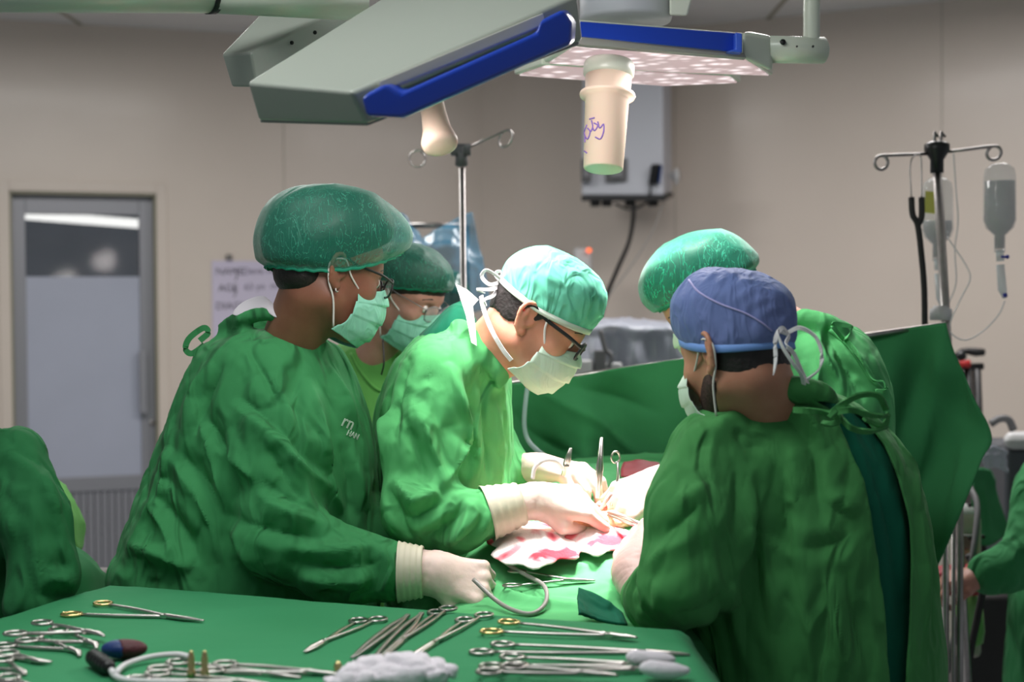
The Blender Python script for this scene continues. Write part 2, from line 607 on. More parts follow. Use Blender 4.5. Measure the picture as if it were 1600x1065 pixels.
def skin(name, col, col2):
    m, nt, b = M_(name)
    L = nt.links.new
    tc = nd(nt, 'ShaderNodeTexCoord')
    n = nd(nt, 'ShaderNodeTexNoise'); n.inputs['Scale'].default_value = 18; n.inputs['Detail'].default_value = 5
    L(tc.outputs['Object'], n.inputs['Vector'])
    cr = nd(nt, 'ShaderNodeValToRGB')
    cr.color_ramp.elements[0].position = 0.35; cr.color_ramp.elements[0].color = col2
    cr.color_ramp.elements[1].position = 0.65; cr.color_ramp.elements[1].color = col
    L(n.outputs['Fac'], cr.inputs[0]); L(cr.outputs[0], b.inputs['Base Color'])
    b.inputs['Roughness'].default_value = 0.48
    b.inputs['Subsurface Weight'].default_value = 0.25
    b.inputs['Subsurface Radius'].default_value = (0.012, 0.004, 0.002)
    b.inputs['Subsurface Scale'].default_value = 1.0
    n2 = nd(nt, 'ShaderNodeTexNoise'); n2.inputs['Scale'].default_value = 300
    L(tc.outputs['Object'], n2.inputs['Vector'])
    bp = nd(nt, 'ShaderNodeBump'); bp.inputs['Strength'].default_value = 0.15; bp.inputs['Distance'].default_value = 0.001
    L(n2.outputs['Fac'], bp.inputs['Height']); L(bp.outputs[0], b.inputs['Normal'])
    return m


def glassy(name, col, alpha=0.3, rough=0.1):
    m, nt, b = M_(name)
    b.inputs['Base Color'].default_value = col
    b.inputs['Alpha'].default_value = alpha
    b.inputs['Roughness'].default_value = rough
    b.inputs['Specular IOR Level'].default_value = 0.8
    return m


def emit(name, col, strength):
    m, nt, b = M_(name)
    b.inputs['Base Color'].default_value = col
    b.inputs['Emission Color'].default_value = col
    b.inputs['Emission Strength'].default_value = strength
    return m


MT = {}
MT['gown'] = cloth('gown_green', srgb(66, 146, 90), srgb(56, 132, 80))
MT['gown_c'] = cloth('gown_green_bright', srgb(92, 180, 112), srgb(80, 166, 100))
MT['gown_d'] = cloth('gown_green_olive', srgb(74, 144, 82), srgb(64, 132, 72))
MT['gown_dark'] = cloth('gown_green_deep', srgb(42, 112, 66), srgb(36, 100, 58))
MT['scrub_lime'] = cloth('scrub_lime', srgb(104, 172, 88), crumple=0.25)
MT['scrub_teal'] = cloth('scrub_teal', srgb(14, 104, 78), crumple=0.3)
MT['drape'] = cloth('drape_green', srgb(54, 126, 78), srgb(48, 116, 72), crumple=0.12, scale=4, dist=0.015)
MT['table_drape'] = cloth('table_drape_green', srgb(56, 140, 94), srgb(52, 134, 88), crumple=0.10, scale=3, dist=0.012)
MT['op_drape'] = cloth('operation_drape_green', srgb(88, 172, 110), srgb(78, 160, 100), crumple=0.3, scale=6)
MT['cap_c'] = cloth('cap_mint', srgb(110, 200, 172), srgb(96, 188, 160), crumple=0.5, scale=16, dist=0.012, rough=0.7)
MT['cap_d'] = cloth('cap_blue', srgb(112, 126, 178), srgb(92, 112, 164), crumple=0.3, scale=18, dist=0.01, rough=0.7)
MT['cap_d_band'] = plain('cap_band_blue', srgb(110, 150, 215), 0.7, bump=0.2)
MT['band_white'] = plain('band_white', srgb(214, 226, 214), 0.7, bump=0.2)
MT['tie_white'] = plain('tie_white', srgb(225, 222, 224), 0.8, bump=0.3)
MT['net_a'] = netcap('net_teal', srgb(9, 118, 95), 0.52, thread=60, bright=1.5)
MT['net_e'] = netcap('net_teal_bright', srgb(24, 150, 118), 0.55, thread=50, bright=2.2)
MT['net_rim'] = plain('net_rim', srgb(20, 140, 110), 0.6, bump=0.4, bump_scale=300)
MT['mask'] = cloth('mask_mint', srgb(150, 216, 192), srgb(138, 208, 182), crumple=0.25, scale=20, dist=0.006, rough=0.7)
MT['mask_white'] = cloth('mask_pale', srgb(205, 226, 210), srgb(195, 220, 202), crumple=0.25, scale=20, dist=0.006, rough=0.7)
MT['loop'] = plain('loop_white', srgb(225, 220, 215), 0.8)
MT['skin_a'] = skin('skin_brown', srgb(150, 100, 78), srgb(136, 88, 68))
MT['skin_b'] = skin('skin_light', srgb(196, 146, 130), srgb(182, 130, 114))
MT['skin_c'] = skin('skin_rosy', srgb(214, 154, 130), srgb(204, 138, 114))
MT['skin_d'] = skin('skin_tan', srgb(190, 138, 112), srgb(176, 122, 98))
MT['hair'] = plain('hair_black', srgb(30, 24, 24), 0.55, noise_amt=0.4, noise_scale=60, bump=0.8, bump_scale=160)
MT['hair_brown'] = plain('hair_brown', srgb(52, 34, 30), 0.55, noise_amt=0.4, noise_scale=60, bump=0.8, bump_scale=160)
MT['beard'] = plain('beard', srgb(62, 44, 38), 0.8, noise_amt=0.5, noise_scale=200, bump=0.9, bump_scale=400)
MT['eye'] = plain('eye_white', srgb(235, 230, 225), 0.2, coat=1)
MT['iris'] = plain('iris', srgb(40, 26, 20), 0.2, coat=1)
MT['glove'] = plain('glove_latex', srgb(224, 200, 190), 0.5, noise_amt=0.05, bump=0.5, bump_scale=70, sss=0.08, sheen=0.1)
MT['glove_pink'] = plain('glove_rosy', srgb(205, 170, 165), 0.5, noise_amt=0.06, bump=0.5, bump_scale=70, sss=0.08)
MT['cuff'] = plain('glove_cuff', srgb(214, 208, 186), 0.55, noise_amt=0.05, bump=0.5, bump_scale=60)
MT['steel'] = plain('steel', (0.50, 0.47, 0.45, 1), 0.28, metal=1, noise_amt=0.12, noise_scale=40)
MT['steel_dark'] = plain('steel_dark', (0.34, 0.32, 0.31, 1), 0.35, metal=1, noise_amt=0.12)
MT['gold'] = plain('gold_ring', (0.85, 0.62, 0.28, 1), 0.25, metal=1)
MT['brass'] = plain('brass', (0.55, 0.45, 0.22, 1), 0.35, metal=1)
MT['black'] = plain('black_plastic', srgb(22, 22, 24), 0.4)
MT['black_rubber'] = plain('black_rubber', srgb(34, 32, 32), 0.6)
MT['blue'] = plain('blue_plastic', srgb(20, 58, 168), 0.32, coat=0.3)
MT['blue_dark'] = plain('blue_clip', srgb(14, 50, 110), 0.5)
MT['maroon'] = plain('maroon_plastic', srgb(80, 26, 34), 0.6, bump=0.5)
MT['lamp_body'] = plain('lamp_shell', srgb(152, 156, 148), 0.38, coat=0.2)
MT['lamp_white'] = plain('lamp_white', srgb(205, 210, 196), 0.35, coat=0.2)
MT['lamp_grey'] = plain('lamp_grey', srgb(140, 140, 136), 0.5)
MT['ivory'] = plain('handle_ivory', srgb(240, 212, 192), 0.5, sss=0.05)
MT['ink'] = plain('purple_ink', srgb(140, 110, 190), 0.7)
MT['ink_black'] = plain('black_ink', srgb(40, 36, 50), 0.7)
MT['ink_grey'] = plain('pen_ink', srgb(78, 70, 98), 0.7)
MT['paper'] = plain('notice_paper', srgb(206, 198, 218), 0.6)
MT['towel'] = None
MT['grey_plastic'] = plain('grey_plastic', srgb(96, 96, 98), 0.5)
MT['white_plastic'] = plain('white_plastic', srgb(196, 196, 196), 0.45)
MT['cream_plastic'] = plain('cream_plastic', srgb(190, 184, 170), 0.45)
MT['box_white'] = plain('box_white', srgb(190, 192, 200), 0.4)
MT['alu'] = plain('aluminium', srgb(150, 150, 156), 0.45, metal=0.35)
MT['cloth_white'] = plain('cloth_white', srgb(225, 218, 226), 0.85, bump=0.5, bump_scale=60)
MT['tissue'] = plain('tissue', srgb(205, 72, 60), 0.25, noise_amt=0.35, noise_scale=60, bump=0.8, bump_scale=90, coat=0.5)
MT['fat'] = plain('tissue_pale', srgb(236, 190, 150), 0.3, noise_amt=0.2, noise_scale=80, bump=0.8, bump_scale=120, coat=0.4)
MT['red_cloth'] = plain('red_bag', srgb(150, 22, 40), 0.55)
MT['pale_green'] = plain('pale_green_plastic', srgb(130, 190, 110), 0.4)
MT['tube_grey'] = plain('tube_grey', srgb(150, 146, 142), 0.35)
MT['tube_clear'] = glassy('tube_clear', srgb(190, 205, 210), 0.5)
MT['tube_iv'] = glassy('tube_iv', srgb(225, 225, 225), 0.6)
MT['bottle'] = glassy('bottle_film', srgb(200, 208, 210), 0.28)
MT['fluid'] = glassy('saline', srgb(140, 146, 150), 0.55)
MT['film_blue'] = glassy('film_blue', srgb(95, 165, 200), 0.42, 0.2)
MT['film_teal'] = glassy('film_teal', srgb(20, 110, 100), 0.75, 0.15)
MT['film_clear'] = glassy('film_clear', srgb(180, 184, 196), 0.75, 0.25)
MT['lens'] = glassy('lens', srgb(200, 205, 205), 0.22, 0.03)
MT['label_yellow'] = plain('label_yellow', srgb(190, 190, 90), 0.6)
MT['blue_clamp'] = plain('blue_clamp', srgb(30, 40, 150), 0.4)
MT['orange_lamp'] = emit('orange_lamp', srgb(255, 110, 60), 1.6)
MT['trouser'] = cloth('trouser_green', srgb(30, 120, 80), crumple=0.3)
MT['clog'] = plain('clog', srgb(220, 220, 220), 0.5)


def stained_towel():
    m, nt, b = M_('gauze_stained')
    L = nt.links.new
    tc = nd(nt, 'ShaderNodeTexCoord')
    n = nd(nt, 'ShaderNodeTexNoise'); n.inputs['Scale'].default_value = 9.0; n.inputs['Detail'].default_value = 3; n.inputs['Distortion'].default_value = 0.6
    L(tc.outputs['Object'], n.inputs['Vector'])
    cr = nd(nt, 'ShaderNodeValToRGB')
    e = cr.color_ramp.elements
    e[0].position = 0.49; e[0].color = srgb(238, 226, 224)
    e[1].position = 0.60; e[1].color = srgb(206, 40, 62)
    q = cr.color_ramp.elements.new(0.55); q.color = srgb(236, 130, 140)
    L(n.outputs['Fac'], cr.inputs[0]); L(cr.outputs[0], b.inputs['Base Color'])
    b.inputs['Roughness'].default_value = 0.8
    w = nd(nt, 'ShaderNodeTexNoise'); w.inputs['Scale'].default_value = 220
    L(tc.outputs['Object'], w.inputs['Vector'])
    bp = nd(nt, 'ShaderNodeBump'); bp.inputs['Strength'].default_value = 0.6; bp.inputs['Distance'].default_value = 0.002
    L(w.outputs['Fac'], bp.inputs['Height']); L(bp.outputs[0], b.inputs['Normal'])
    return m


def led_panel():
    """the lens field of a theatre lamp: rows of lit lens cells"""
    m, nt, b = M_('led_lens')
    L = nt.links.new
    tc = nd(nt, 'ShaderNodeTexCoord')
    v = nd(nt, 'ShaderNodeTexVoronoi'); v.inputs['Scale'].default_value = 26
    L(tc.outputs['Object'], v.inputs['Vector'])
    cr = nd(nt, 'ShaderNodeValToRGB')
    e = cr.color_ramp.elements
    e[0].position = 0.10; e[0].color = (1.3, 1.15, 1.18, 1)
    e[1].position = 0.55; e[1].color = (0.50, 0.35, 0.37, 1)
    L(v.outputs['Distance'], cr.inputs[0])
    L(cr.outputs[0], b.inputs['Emission Color']); b.inputs['Emission Strength'].default_value = 0.78
    b.inputs['Base Color'].default_value = srgb(150, 130, 130)
    b.inputs['Roughness'].default_value = 0.2
    return m


MT['towel'] = stained_towel()
MT['led'] = led_panel()


def wall_paint(name, col, rough=0.34, coat=0.12):
    m, nt, b = M_(name)
    L = nt.links.new
    tc = nd(nt, 'ShaderNodeTexCoord')
    n = nd(nt, 'ShaderNodeTexNoise'); n.inputs['Scale'].default_value = 1.2; n.inputs['Detail'].default_value = 6
    L(tc.outputs['Object'], n.inputs['Vector'])
    cr = nd(nt, 'ShaderNodeValToRGB')
    cr.color_ramp.elements[0].position = 0.3; cr.color_ramp.elements[0].color = tuple(c * 0.94 for c in col[:3]) + (1,)
    cr.color_ramp.elements[1].position = 0.7; cr.color_ramp.elements[1].color = col
    L(n.outputs['Fac'], cr.inputs[0]); L(cr.outputs[0], b.inputs['Base Color'])
    b.inputs['Roughness'].default_value = rough
    b.inputs['Coat Weight'].default_value = coat
    b.inputs['Coat Roughness'].default_value = 0.15
    bn = nd(nt, 'ShaderNodeTexNoise'); bn.inputs['Scale'].default_value = 3
    L(tc.outputs['Object'], bn.inputs['Vector'])
    bp = nd(nt, 'ShaderNodeBump'); bp.inputs['Strength'].default_value = 0.25; bp.inputs['Distance'].default_value = 0.01
    L(bn.outputs['Fac'], bp.inputs['Height']); L(bp.outputs[0], b.inputs['Normal']); L(bp.outputs[0], b.inputs['Coat Normal'])
    return m


MT['wall'] = wall_paint('wall_cream', srgb(218, 205, 193))
MT['ceiling'] = wall_paint('ceiling_grey', srgb(226, 226, 224), 0.6, 0.0)
MT['door_reveal'] = plain('door_reveal', srgb(150, 146, 126), 0.5)
MT['floor'] = plain('vinyl_floor', srgb(150, 152, 158), 0.4, noise_amt=0.08, noise_scale=6)
MT['frosted'] = plain('frosted_glass', srgb(176, 180, 196), 0.35, spec=0.6, noise_amt=0.03, noise_scale=3)
MT['door_glass'] = plain('door_glass', srgb(84, 88, 98), 0.12, spec=0.8)
# ------------------------------------------------------------------ the room
CEIL = 3.0
MT['wall_joint'] = plain('wall_joint', srgb(186, 178, 166), 0.6)


def st(o): o['kind'] = 'structure'; return o


LC = np.array([-0.166, 8.25]); LD = np.array([-0.94, -0.342]); LD = LD / np.linalg.norm(LD)
RC = np.array([0.036, 8.13]); RD = np.array([0.893, -0.45]); RD = RD / np.linalg.norm(RD)


def on_wall(x, y, C, D, off=0.0):
    """sight line of a pixel onto an upright wall (off: metres in front of it, towards the room)"""
    nrm = np.array([D[1], -D[0]])
    if nrm @ (np.array([0, 0]) - C) < 0: nrm = -nrm
    C = C + nrm * off
    a = P(x, y, 1.0) - CM[:3, 3]
    t = ((C - CM[:2, 3]) @ nrm) / (a[:2] @ nrm)
    return CM[:3, 3] + a * t


def wall_s(p, C, D): return float((p[:2] - C) @ D)


def wpt(C, D, s, z, off=0.0):
    nrm = np.array([D[1], -D[0]])
    if nrm @ (-C) < 0: nrm = -nrm
    q = C + D * s + nrm * off
    return np.array([q[0], q[1], z])


def wall_panel(mb, C, D, s0, s1, z0, z1, t=-0.12, off=0.0):
    mb.hexa([wpt(C, D, s0, z0, off), wpt(C, D, s1, z0, off), wpt(C, D, s1, z0, off + t), wpt(C, D, s0, z0, off + t),
             wpt(C, D, s0, z1, off), wpt(C, D, s1, z1, off), wpt(C, D, s1, z1, off + t), wpt(C, D, s0, z1, off + t)])
    return mb


# door opening, read off on the left wall
dl = wall_s(on_wall(14, 300, LC, LD), LC, LD); dr = wall_s(on_wall(244, 300, LC, LD), LC, LD)
dz = on_wall(120, 300, LC, LD)[2]
m = MB(); wall_panel(m, LC, LD, 0, dr, 0, CEIL); wall_panel(m, LC, LD, dr, dl, dz, CEIL); wall_panel(m, LC, LD, dl, 6.0, 0, CEIL)
WL = st(m.build('wall_left', MT['wall'], smooth=False))
m = MB(); wall_panel(m, RC, RD, 0, 5.2, 0, CEIL)
WR = st(m.build('wall_right', MT['wall'], smooth=False))
CD = (RC - LC); CL = np.linalg.norm(CD); CD = CD / CL
m = MB(); wall_panel(m, LC, CD, 0, CL, 0, CEIL)
st(m.build('wall_corner', MT['wall'], smooth=False))
for C, D, s in ((LC, LD, 1.15), (RC, RD, 0.95), (RC, RD, 2.35)):
    m = MB(); wall_panel(m, C, D, s, s + 0.006, 0, CEIL, 0.002, 0.0)
    m.build('panel_joint', MT['wall_joint'], WL if C is LC else WR, smooth=False)

m = MB(); m.box((0, 3.6, -0.05), (12, 12, 0.1)); st(m.build('floor', MT['floor'], smooth=False))
m = MB(); m.box((0, 3.6, CEIL + 0.05), (12, 12, 0.1)); CE = st(m.build('ceiling', MT['ceiling'], smooth=False))
for k in range(5):   # the ceiling's panel joints
    m = MB(); m.box((-2.4 + 1.2 * k + 0.15, 3.6, CEIL - 0.002), (0.02, 11.9, 0.006)); m.build('ceiling_joint', MT['door_reveal'], CE, smooth=False)
for s, nm in ((0.0, 'baseboard_left'), (0.0, 'baseboard_right')):
    C, D = (LC, LD) if 'left' in nm else (RC, RD)
    m = MB(); wall_panel(m, C, D, 0.02, (dr - 0.02) if 'left' in nm else 5.2, 0, 0.1, 0.015, 0.001); st(m.build(nm, MT['alu'], smooth=False))
# the lamps' fittings on the ceiling
for nm, c, s in (('ceiling_light', (-0.7, 1.85, 2.97), (1.5, 0.7, 0.05)), ('ceiling_light', (-1.5, 5.3, 2.97), (1.7, 0.6, 0.05)), ('ceiling_light', (1.35, 5.0, 2.97), (1.7, 0.6, 0.05))):
    m = MB(); m.box(c, s)
    o = m.build(nm, MT['white_plastic'], smooth=False)
    tag(o, {-0.7: 'flush ceiling light fitting above the instrument table', -1.5: 'flush ceiling light fitting above the left side of the room', 1.35: 'flush ceiling light fitting above the right side of the room'}[c[0]], 'ceiling light')

# door: architrave, recessed aluminium leaf with clear strip, frosted pane and boarded foot
DR = empty('door_1', wpt(LC, LD, (dl + dr) / 2, 0, -0.06)); DR['kind'] = 'structure'
m = MB(); A = 0.055
wall_panel(m, LC, LD, dr - A, dr, 0, dz + A, 0.008, 0.001); wall_panel(m, LC, LD, dl, dl + A, 0, dz + A, 0.008, 0.001); wall_panel(m, LC, LD, dr, dl, dz, dz + A, 0.008, 0.001)
m.build('architrave', MT['wall'], DR, smooth=False, bevel=0.003)
m = MB(); wall_panel(m, LC, LD, dr, dr + 0.012, 0, dz, -0.13, -0.002); wall_panel(m, LC, LD, dl - 0.012, dl, 0, dz, -0.13, -0.002); wall_panel(m, LC, LD, dr, dl, dz - 0.012, dz, -0.13, -0.002)
m.build('reveal', MT['door_reveal'], DR, smooth=False)
RO = -0.07
g = lambda x, y: on_wall(x, y, LC, LD, RO)
sl = wall_s(g(40, 400), LC, LD); sr = wall_s(g(218, 400), LC, LD)
z_t = g(130, 335)[2]; z_m = g(130, 432)[2]; z_b = g(130, 745)[2]; z_k = g(130, 768)[2]
m = MB()
wall_panel(m, LC, LD, dr + 0.012, sr, 0, dz - 0.012, -0.04, RO); wall_panel(m, LC, LD, sl, dl - 0.012, 0, dz - 0.012, -0.04, RO)
wall_panel(m, LC, LD, sr, sl, z_t, dz - 0.012, -0.04, RO); wall_panel(m, LC, LD, sr, sl, z_k, z_b, -0.04, RO); wall_panel(m, LC, LD, sr, sl, 0, 0.08, -0.04, RO)
m.build('leaf_frame', MT['alu'], DR, smooth=False, bevel=0.003)
m = MB(); wall_panel(m, LC, LD, sr, sl, z_m, z_t, -0.006, RO - 0.015); m.build('clear_pane', glassy('clear_pane', srgb(120, 126, 136), 0.35, 0.06), DR, smooth=False)
m = MB(); wall_panel(m, LC, LD, sr, sl, z_b, z_m, -0.006, RO - 0.015); m.build('frosted_pane', MT['frosted'], DR, smooth=False)
n = 16
for k in range(n):
    a = sr + (sl - sr) * k / n; b = sr + (sl - sr) * (k + 1) / n - 0.006
    m = MB(); wall_panel(m, LC, LD, a, b, 0.08, z_k, -0.012, RO - 0.012); m.build('board', MT['alu'], DR, smooth=False)
m = MB(); h0 = g(222, 548); h1 = g(222, 645); sh = wall_s(h0, LC, LD)
wall_panel(m, LC, LD, sh - 0.02, sh + 0.02, h1[2], h0[2], 0.03, RO + 0.015)
for zz in (h0[2] - 0.04, h1[2] + 0.04): m.box(wpt(LC, LD, sh, zz, RO + 0.008), (0.02, 0.02, 0.02))
m.build('door_handle', MT['alu'], DR, smooth=False, bevel=0.004)
m = MB(); q = g(237, 660); nn = np.append(np.array([LD[1], -LD[0]]) * (-1 if np.array([LD[1], -LD[0]]) @ (-LC) < 0 else 1), 0)
m.lathe([(0.014, 0), (0.014, 0.01), (0.009, 0.016)], q, nn, 16); m.build('lock_cylinder', MT['steel'], DR)
# corridor seen through the clear strip
m = MB(); c0 = wpt(LC, LD, (sl + sr) / 2, 0, -2.0)
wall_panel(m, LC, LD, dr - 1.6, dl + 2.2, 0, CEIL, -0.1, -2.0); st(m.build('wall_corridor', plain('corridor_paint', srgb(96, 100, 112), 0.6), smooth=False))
tl = MB(); ta = on_wall(20, 334, LC, LD, -1.2); tb = on_wall(250, 352, LC, LD, -1.2)  # added glowing tube, stands in for the ceiling light mirrored in the pane
tl.tube([ta, tb], 0.028, 12)
t = tl.build('reflection_tube', emit('reflection_glow', (1, 1, 0.97, 1), 2.2)); tag(t, 'lit fluorescent tube in the corridor behind the door glass', 'light')

# ------------------------------------------------------------------ notice on the wall
def text_on(body, size, name, mat, M, parent=None, ext=0.0008):
    c = bpy.data.curves.new(name, 'FONT'); c.body = body; c.size = size; c.extrude = ext
    c.materials.append(mat)
    c.bevel_depth = 0
    t = bpy.data.objects.new('tmp', c); COL.objects.link(t)
    me = bpy.data.meshes.new_from_object(t)
    bpy.data.objects.remove(t)
    V = np.array([v.co[:] for v in me.vertices]); F = [tuple(p.vertices) for p in me.polygons]
    M = np.array(Matrix(M)); V = V @ M[:3, :3].T + M[:3, 3]
    return mesh(name, V, F, mat, parent, smooth=False)


ps0 = wall_s(on_wall(331, 440, LC, LD), LC, LD); ps1 = wall_s(on_wall(500, 440, LC, LD), LC, LD)
pz1 = on_wall(331, 407, LC, LD)[2]; pz0 = on_wall(331, 640, LC, LD)[2]
m = MB(); wall_panel(m, LC, LD, ps1, ps0, pz0, pz1, 0.006, 0.003)
NB = m.build('notice_sheet', MT['paper'], smooth=False, label='pale lilac notice sheet with handwritten headings hung on the wall', cat='notice')
Xd = np.append(-LD, 0)


def note(txt, x, y, size, mat, lean=0):
    p = on_wall(x, y, LC, LD, 0.009)
    Mx = np.eye(4); Mx[:3, 0] = Xd; Mx[:3, 1] = (0, 0, 1); Mx[:3, 2] = np.cross(Xd, (0, 0, 1)); Mx[:3, 3] = p
    text_on(txt, size, 'lettering', mat, (Matrix(Mx.tolist()) @ Matrix.Rotation(lean, 4, 'Z')), NB)


note('NAME', 337, 429, 0.055, MT['ink_black']); note(')', 366, 434, 0.07, MT['ink_black'])
note('AGE', 341, 455, 0.055, MT['ink_black']); note(')', 364, 460, 0.07, MT['ink_black'])
note('DIAGN', 337, 483, 0.055, MT['ink_black'])
note('Deva Apru', 379, 429, 0.055, MT['ink_grey'], 0.05); note('63 yo  male', 382, 453, 0.05, MT['ink_grey'], 0.05)
m = MB(); q = on_wall(358, 402, LC, LD, 0.012); m.box(q, (0.03, 0.02, 0.03)); m.build('clip', MT['steel_dark'], NB)

# ------------------------------------------------------------------ theatre lamps
def prism(pts, back):
    """outline of (x, y, depth) pixels pushed back by a world vector"""
    a = np.array([P(*q) for q in pts]); b = a + np.array(back); n = len(a)
    V = np.concatenate([a, b]); F = [tuple(range(n)), tuple(range(2 * n - 1, n - 1, -1))]
    for i in range(n): j = (i + 1) % n; F.append((i, i + n, j + n, j))
    return V, F


LA = empty('theatre_lamp', P(640, -120, 2.9), 'grey angular theatre lamp head with a thick blue grab bar, seen from above', 'surgical lamp')
m = MB().hexa([P(403, 190, 2.36), P(575, 195, 2.2), P(912, 64, 2.48), P(720, -10, 2.9), P(385, 128, 2.33), P(548, 143, 2.17), P(903, -10, 2.46), P(700, -68, 2.88)])
m.build('lamp_head', MT['lamp_body'], LA, smooth=False, bevel=0.008)
m = MB().hexa([P(407, 192, 2.365), P(574, 197, 2.205), P(905, 70, 2.48), P(722, -2, 2.9), P(405, 187, 2.365), P(573, 191, 2.205), P(905, 62, 2.48), P(720, -10, 2.9)])
m.build('lamp_bezel', MT['lamp_grey'], LA, smooth=False, bevel=0.002)
V, F = prism([(594, 146, 2.195), (594, 128, 2.19), (848, 22, 2.41), (852, 40, 2.41)], (0.0, 0.03, -0.005))
mesh('side_inset', V - np.array([0, 0.012, 0]), F, plain('lamp_inset', srgb(196, 194, 186), 0.6), LA, smooth=False, bevel=0.002)
ol = [(563, 150), (600, 131), (624, 145), (838, 50), (843, 32), (879, 14), (894, 36), (892, 70), (628, 186), (572, 184)]
V, F = prism([(x, y, 2.13 + (x - 563) / 330 * 0.27) for x, y in ol], (0.01, 0.05, 0.012))
mesh('grab_bar', V, F, MT['blue'], LA, smooth=False, bevel=0.008)
m = MB().hexa([P(362, 137, 2.77), P(402, 137, 2.72), P(585, 60, 3.02), P(500, 30, 3.1), P(346, 84, 2.75), P(392, 82, 2.70), P(570, -8, 3.0), P(470, -45, 3.08)])
m.build('lamp_wing', MT['lamp_body'], LA, smooth=False, bevel=0.006)
for x, y in ((424, 79), (436, 75), (446, 71), (456, 67), (492, 51)):
    m = MB(); m.lathe([(0.004, 0), (0.004, 0.002)], P(x, y, 2.80), (0.3, -1, 0.1), 10); m.build('screw', MT['black'], LA)
m = MB(); m.tube([P(-60, -16, 2.3), P(325, -10, 2.62)], 0.036, 24); m.tube([P(330, -10, 2.62), P(560, 4, 2.85)], 0.036, 24)
m.build('arm', MT['lamp_white'], LA)
m = MB(); m.tube([P(322, -10, 2.615), P(333, -10, 2.625)], 0.0375, 24); m.build('arm_joint', MT['black'], LA)
m = MB(); m.tube([P(-60, -16, 2.3), P(-60, -16, 2.3) + [0, 0, CEIL - P(-60, -16, 2.3)[2]]], 0.03, 20); m.build('drop_tube', MT['lamp_white'], LA)
a, b = P(668, 130, 2.5), P(688, 228, 2.44)
m = MB(); ax = b - a; Ln = np.linalg.norm(ax)
m.lathe([(0.021, 0), (0.022, Ln * 0.5), (0.025, Ln * 0.75), (0.032, Ln * 0.93), (0.030, Ln), (0.02, Ln + 0.004)], a, ax, 32)
m.build('light_handle', MT['ivory'], LA)

LB = empty('theatre_lamp', P(978, -160, 3.2), 'theatre lamp head with lit lens panels and a flat blue edge strip', 'surgical lamp')
ZB = 2.04


def petal(q, h, name):
    b = [on_z(x, y, ZB) for x, y in q]; t = [p + np.array([0, 0, h]) for p in b]
    n = len(b); V = np.array(b + t)
    F = [tuple(range(n))[::-1], tuple(range(n, 2 * n))] + [(i, (i + 1) % n, (i + 1) % n + n, i + n) for i in range(n)]
    mesh(name, V, F, MT['lamp_white'], LB, smooth=False, bevel=0.004)
    c = np.mean(b, 0)
    e = [c + (p - c) * 0.955 - np.array([0, 0, 0.003]) for p in b]; e2 = [p + np.array([0, 0, 0.006]) for p in e]
    V = np.array(e + e2)
    mesh('lens_panel', V, F, MT['led'], LB, smooth=False)


petal([(893, 69), (1166, 89), (1208, 117), (1040, 111), (850, 97)], 0.052, 'lamp_head')
petal([(846, 101), (1146, 119), (1158, 128), (1040, 133), (803, 116)], 0.052, 'lamp_wing')
V, F = prism([(906, 33, 2.9), (1158, 52, 3.02), (1158, 82, 3.02), (906, 57, 2.9)], (0.0, 0.03, 0.0)); mesh('edge_strip', V, F, MT['blue'], LB, smooth=False, bevel=0.003)
V, F = prism([(1149, 50, 2.99), (1160, 52, 2.99), (1160, 82, 2.99), (1135, 80, 2.99), (1149, 76, 2.99)], (0.0, 0.03, 0.0)); mesh('edge_strip_end', V, F, plain('blue_lighter', srgb(52, 88, 196), 0.4), LB, smooth=False, bevel=0.003)
V, F = prism([(860, 60, 2.905), (906, 57, 2.905), (1163, 83, 3.03), (1166, 90, 3.03), (892, 68, 2.905)], (0, 0.03, 0)); mesh('side_band', V, F, MT['lamp_grey'], LB, smooth=False)
m = MB().hexa([P(1160, 92, 3.04), P(1207, 112, 3.1), P(1207, 112, 3.28), P(1165, 92, 3.2), P(1160, 48, 3.04), P(1207, 56, 3.1), P(1207, 56, 3.18), P(1165, 48, 3.18)])
m.build('side_funnel', MT['lamp_white'], LB, smooth=False, bevel=0.012)
m = MB(); a, b = P(1196, 77, 3.12), P(1288, 79, 3.16); m.tube([a, a + (b - a) * 0.97, b], [0.0295, 0.0295, 0.0295, 0.024], 28); m.build('side_hub', MT['lamp_white'], LB)
for x, y, r in ((1223, 66, 0.0065), (1245, 73, 0.002), (1270, 73, 0.0025)):
    m = MB(); m.lathe([(r, 0), (r, 0.003)], P(x, y, 3.1), (0, -1, 0.2), 12); m.build('screw', MT['black'], LB)
m = MB(); m.tube(spline([P(1268, 66, 3.15), P(1268, 20, 3.15), P(1266, -20, 3.15), P(1240, -60, 3.15), P(1100, -90, 3.15)], 8), 0.0185, 20); m.build('yoke_tube', MT['lamp_white'], LB)
m = MB(); c = P(978, 34, 3.18); m.lathe([(0.10, 0), (0.103, 0.01), (0.103, 0.12), (0.08, 0.16), (0.03, 0.18), (0.03, CEIL - c[2])], c, (0, 0, 1), 40); m.build('lamp_hub', MT['box_white'], LB)
m = MB().hexa([P(1046, 24, 3.05), P(1074, 25, 3.05), P(1074, 25, 3.15), P(1046, 24, 3.15), P(1046, -25, 3.05), P(1088, -25, 3.05), P(1088, -25, 3.15), P(1046, -25, 3.15)]); m.build('hub_bracket', MT['lamp_white'], LB, smooth=False, bevel=0.005)
top = P(952, 98, 3.02); bot = P(942, 272, 2.98); ax = bot - top; Ln = np.linalg.norm(ax); U = ax / Ln
s_ = lambda px: px / 741.0
m = MB(); m.lathe([(s_(38), 0), (s_(40), s_(4)), (s_(40), s_(20)), (s_(36), s_(24))], top, U, 40); m.build('handle_collar', MT['lamp_white'], LB)
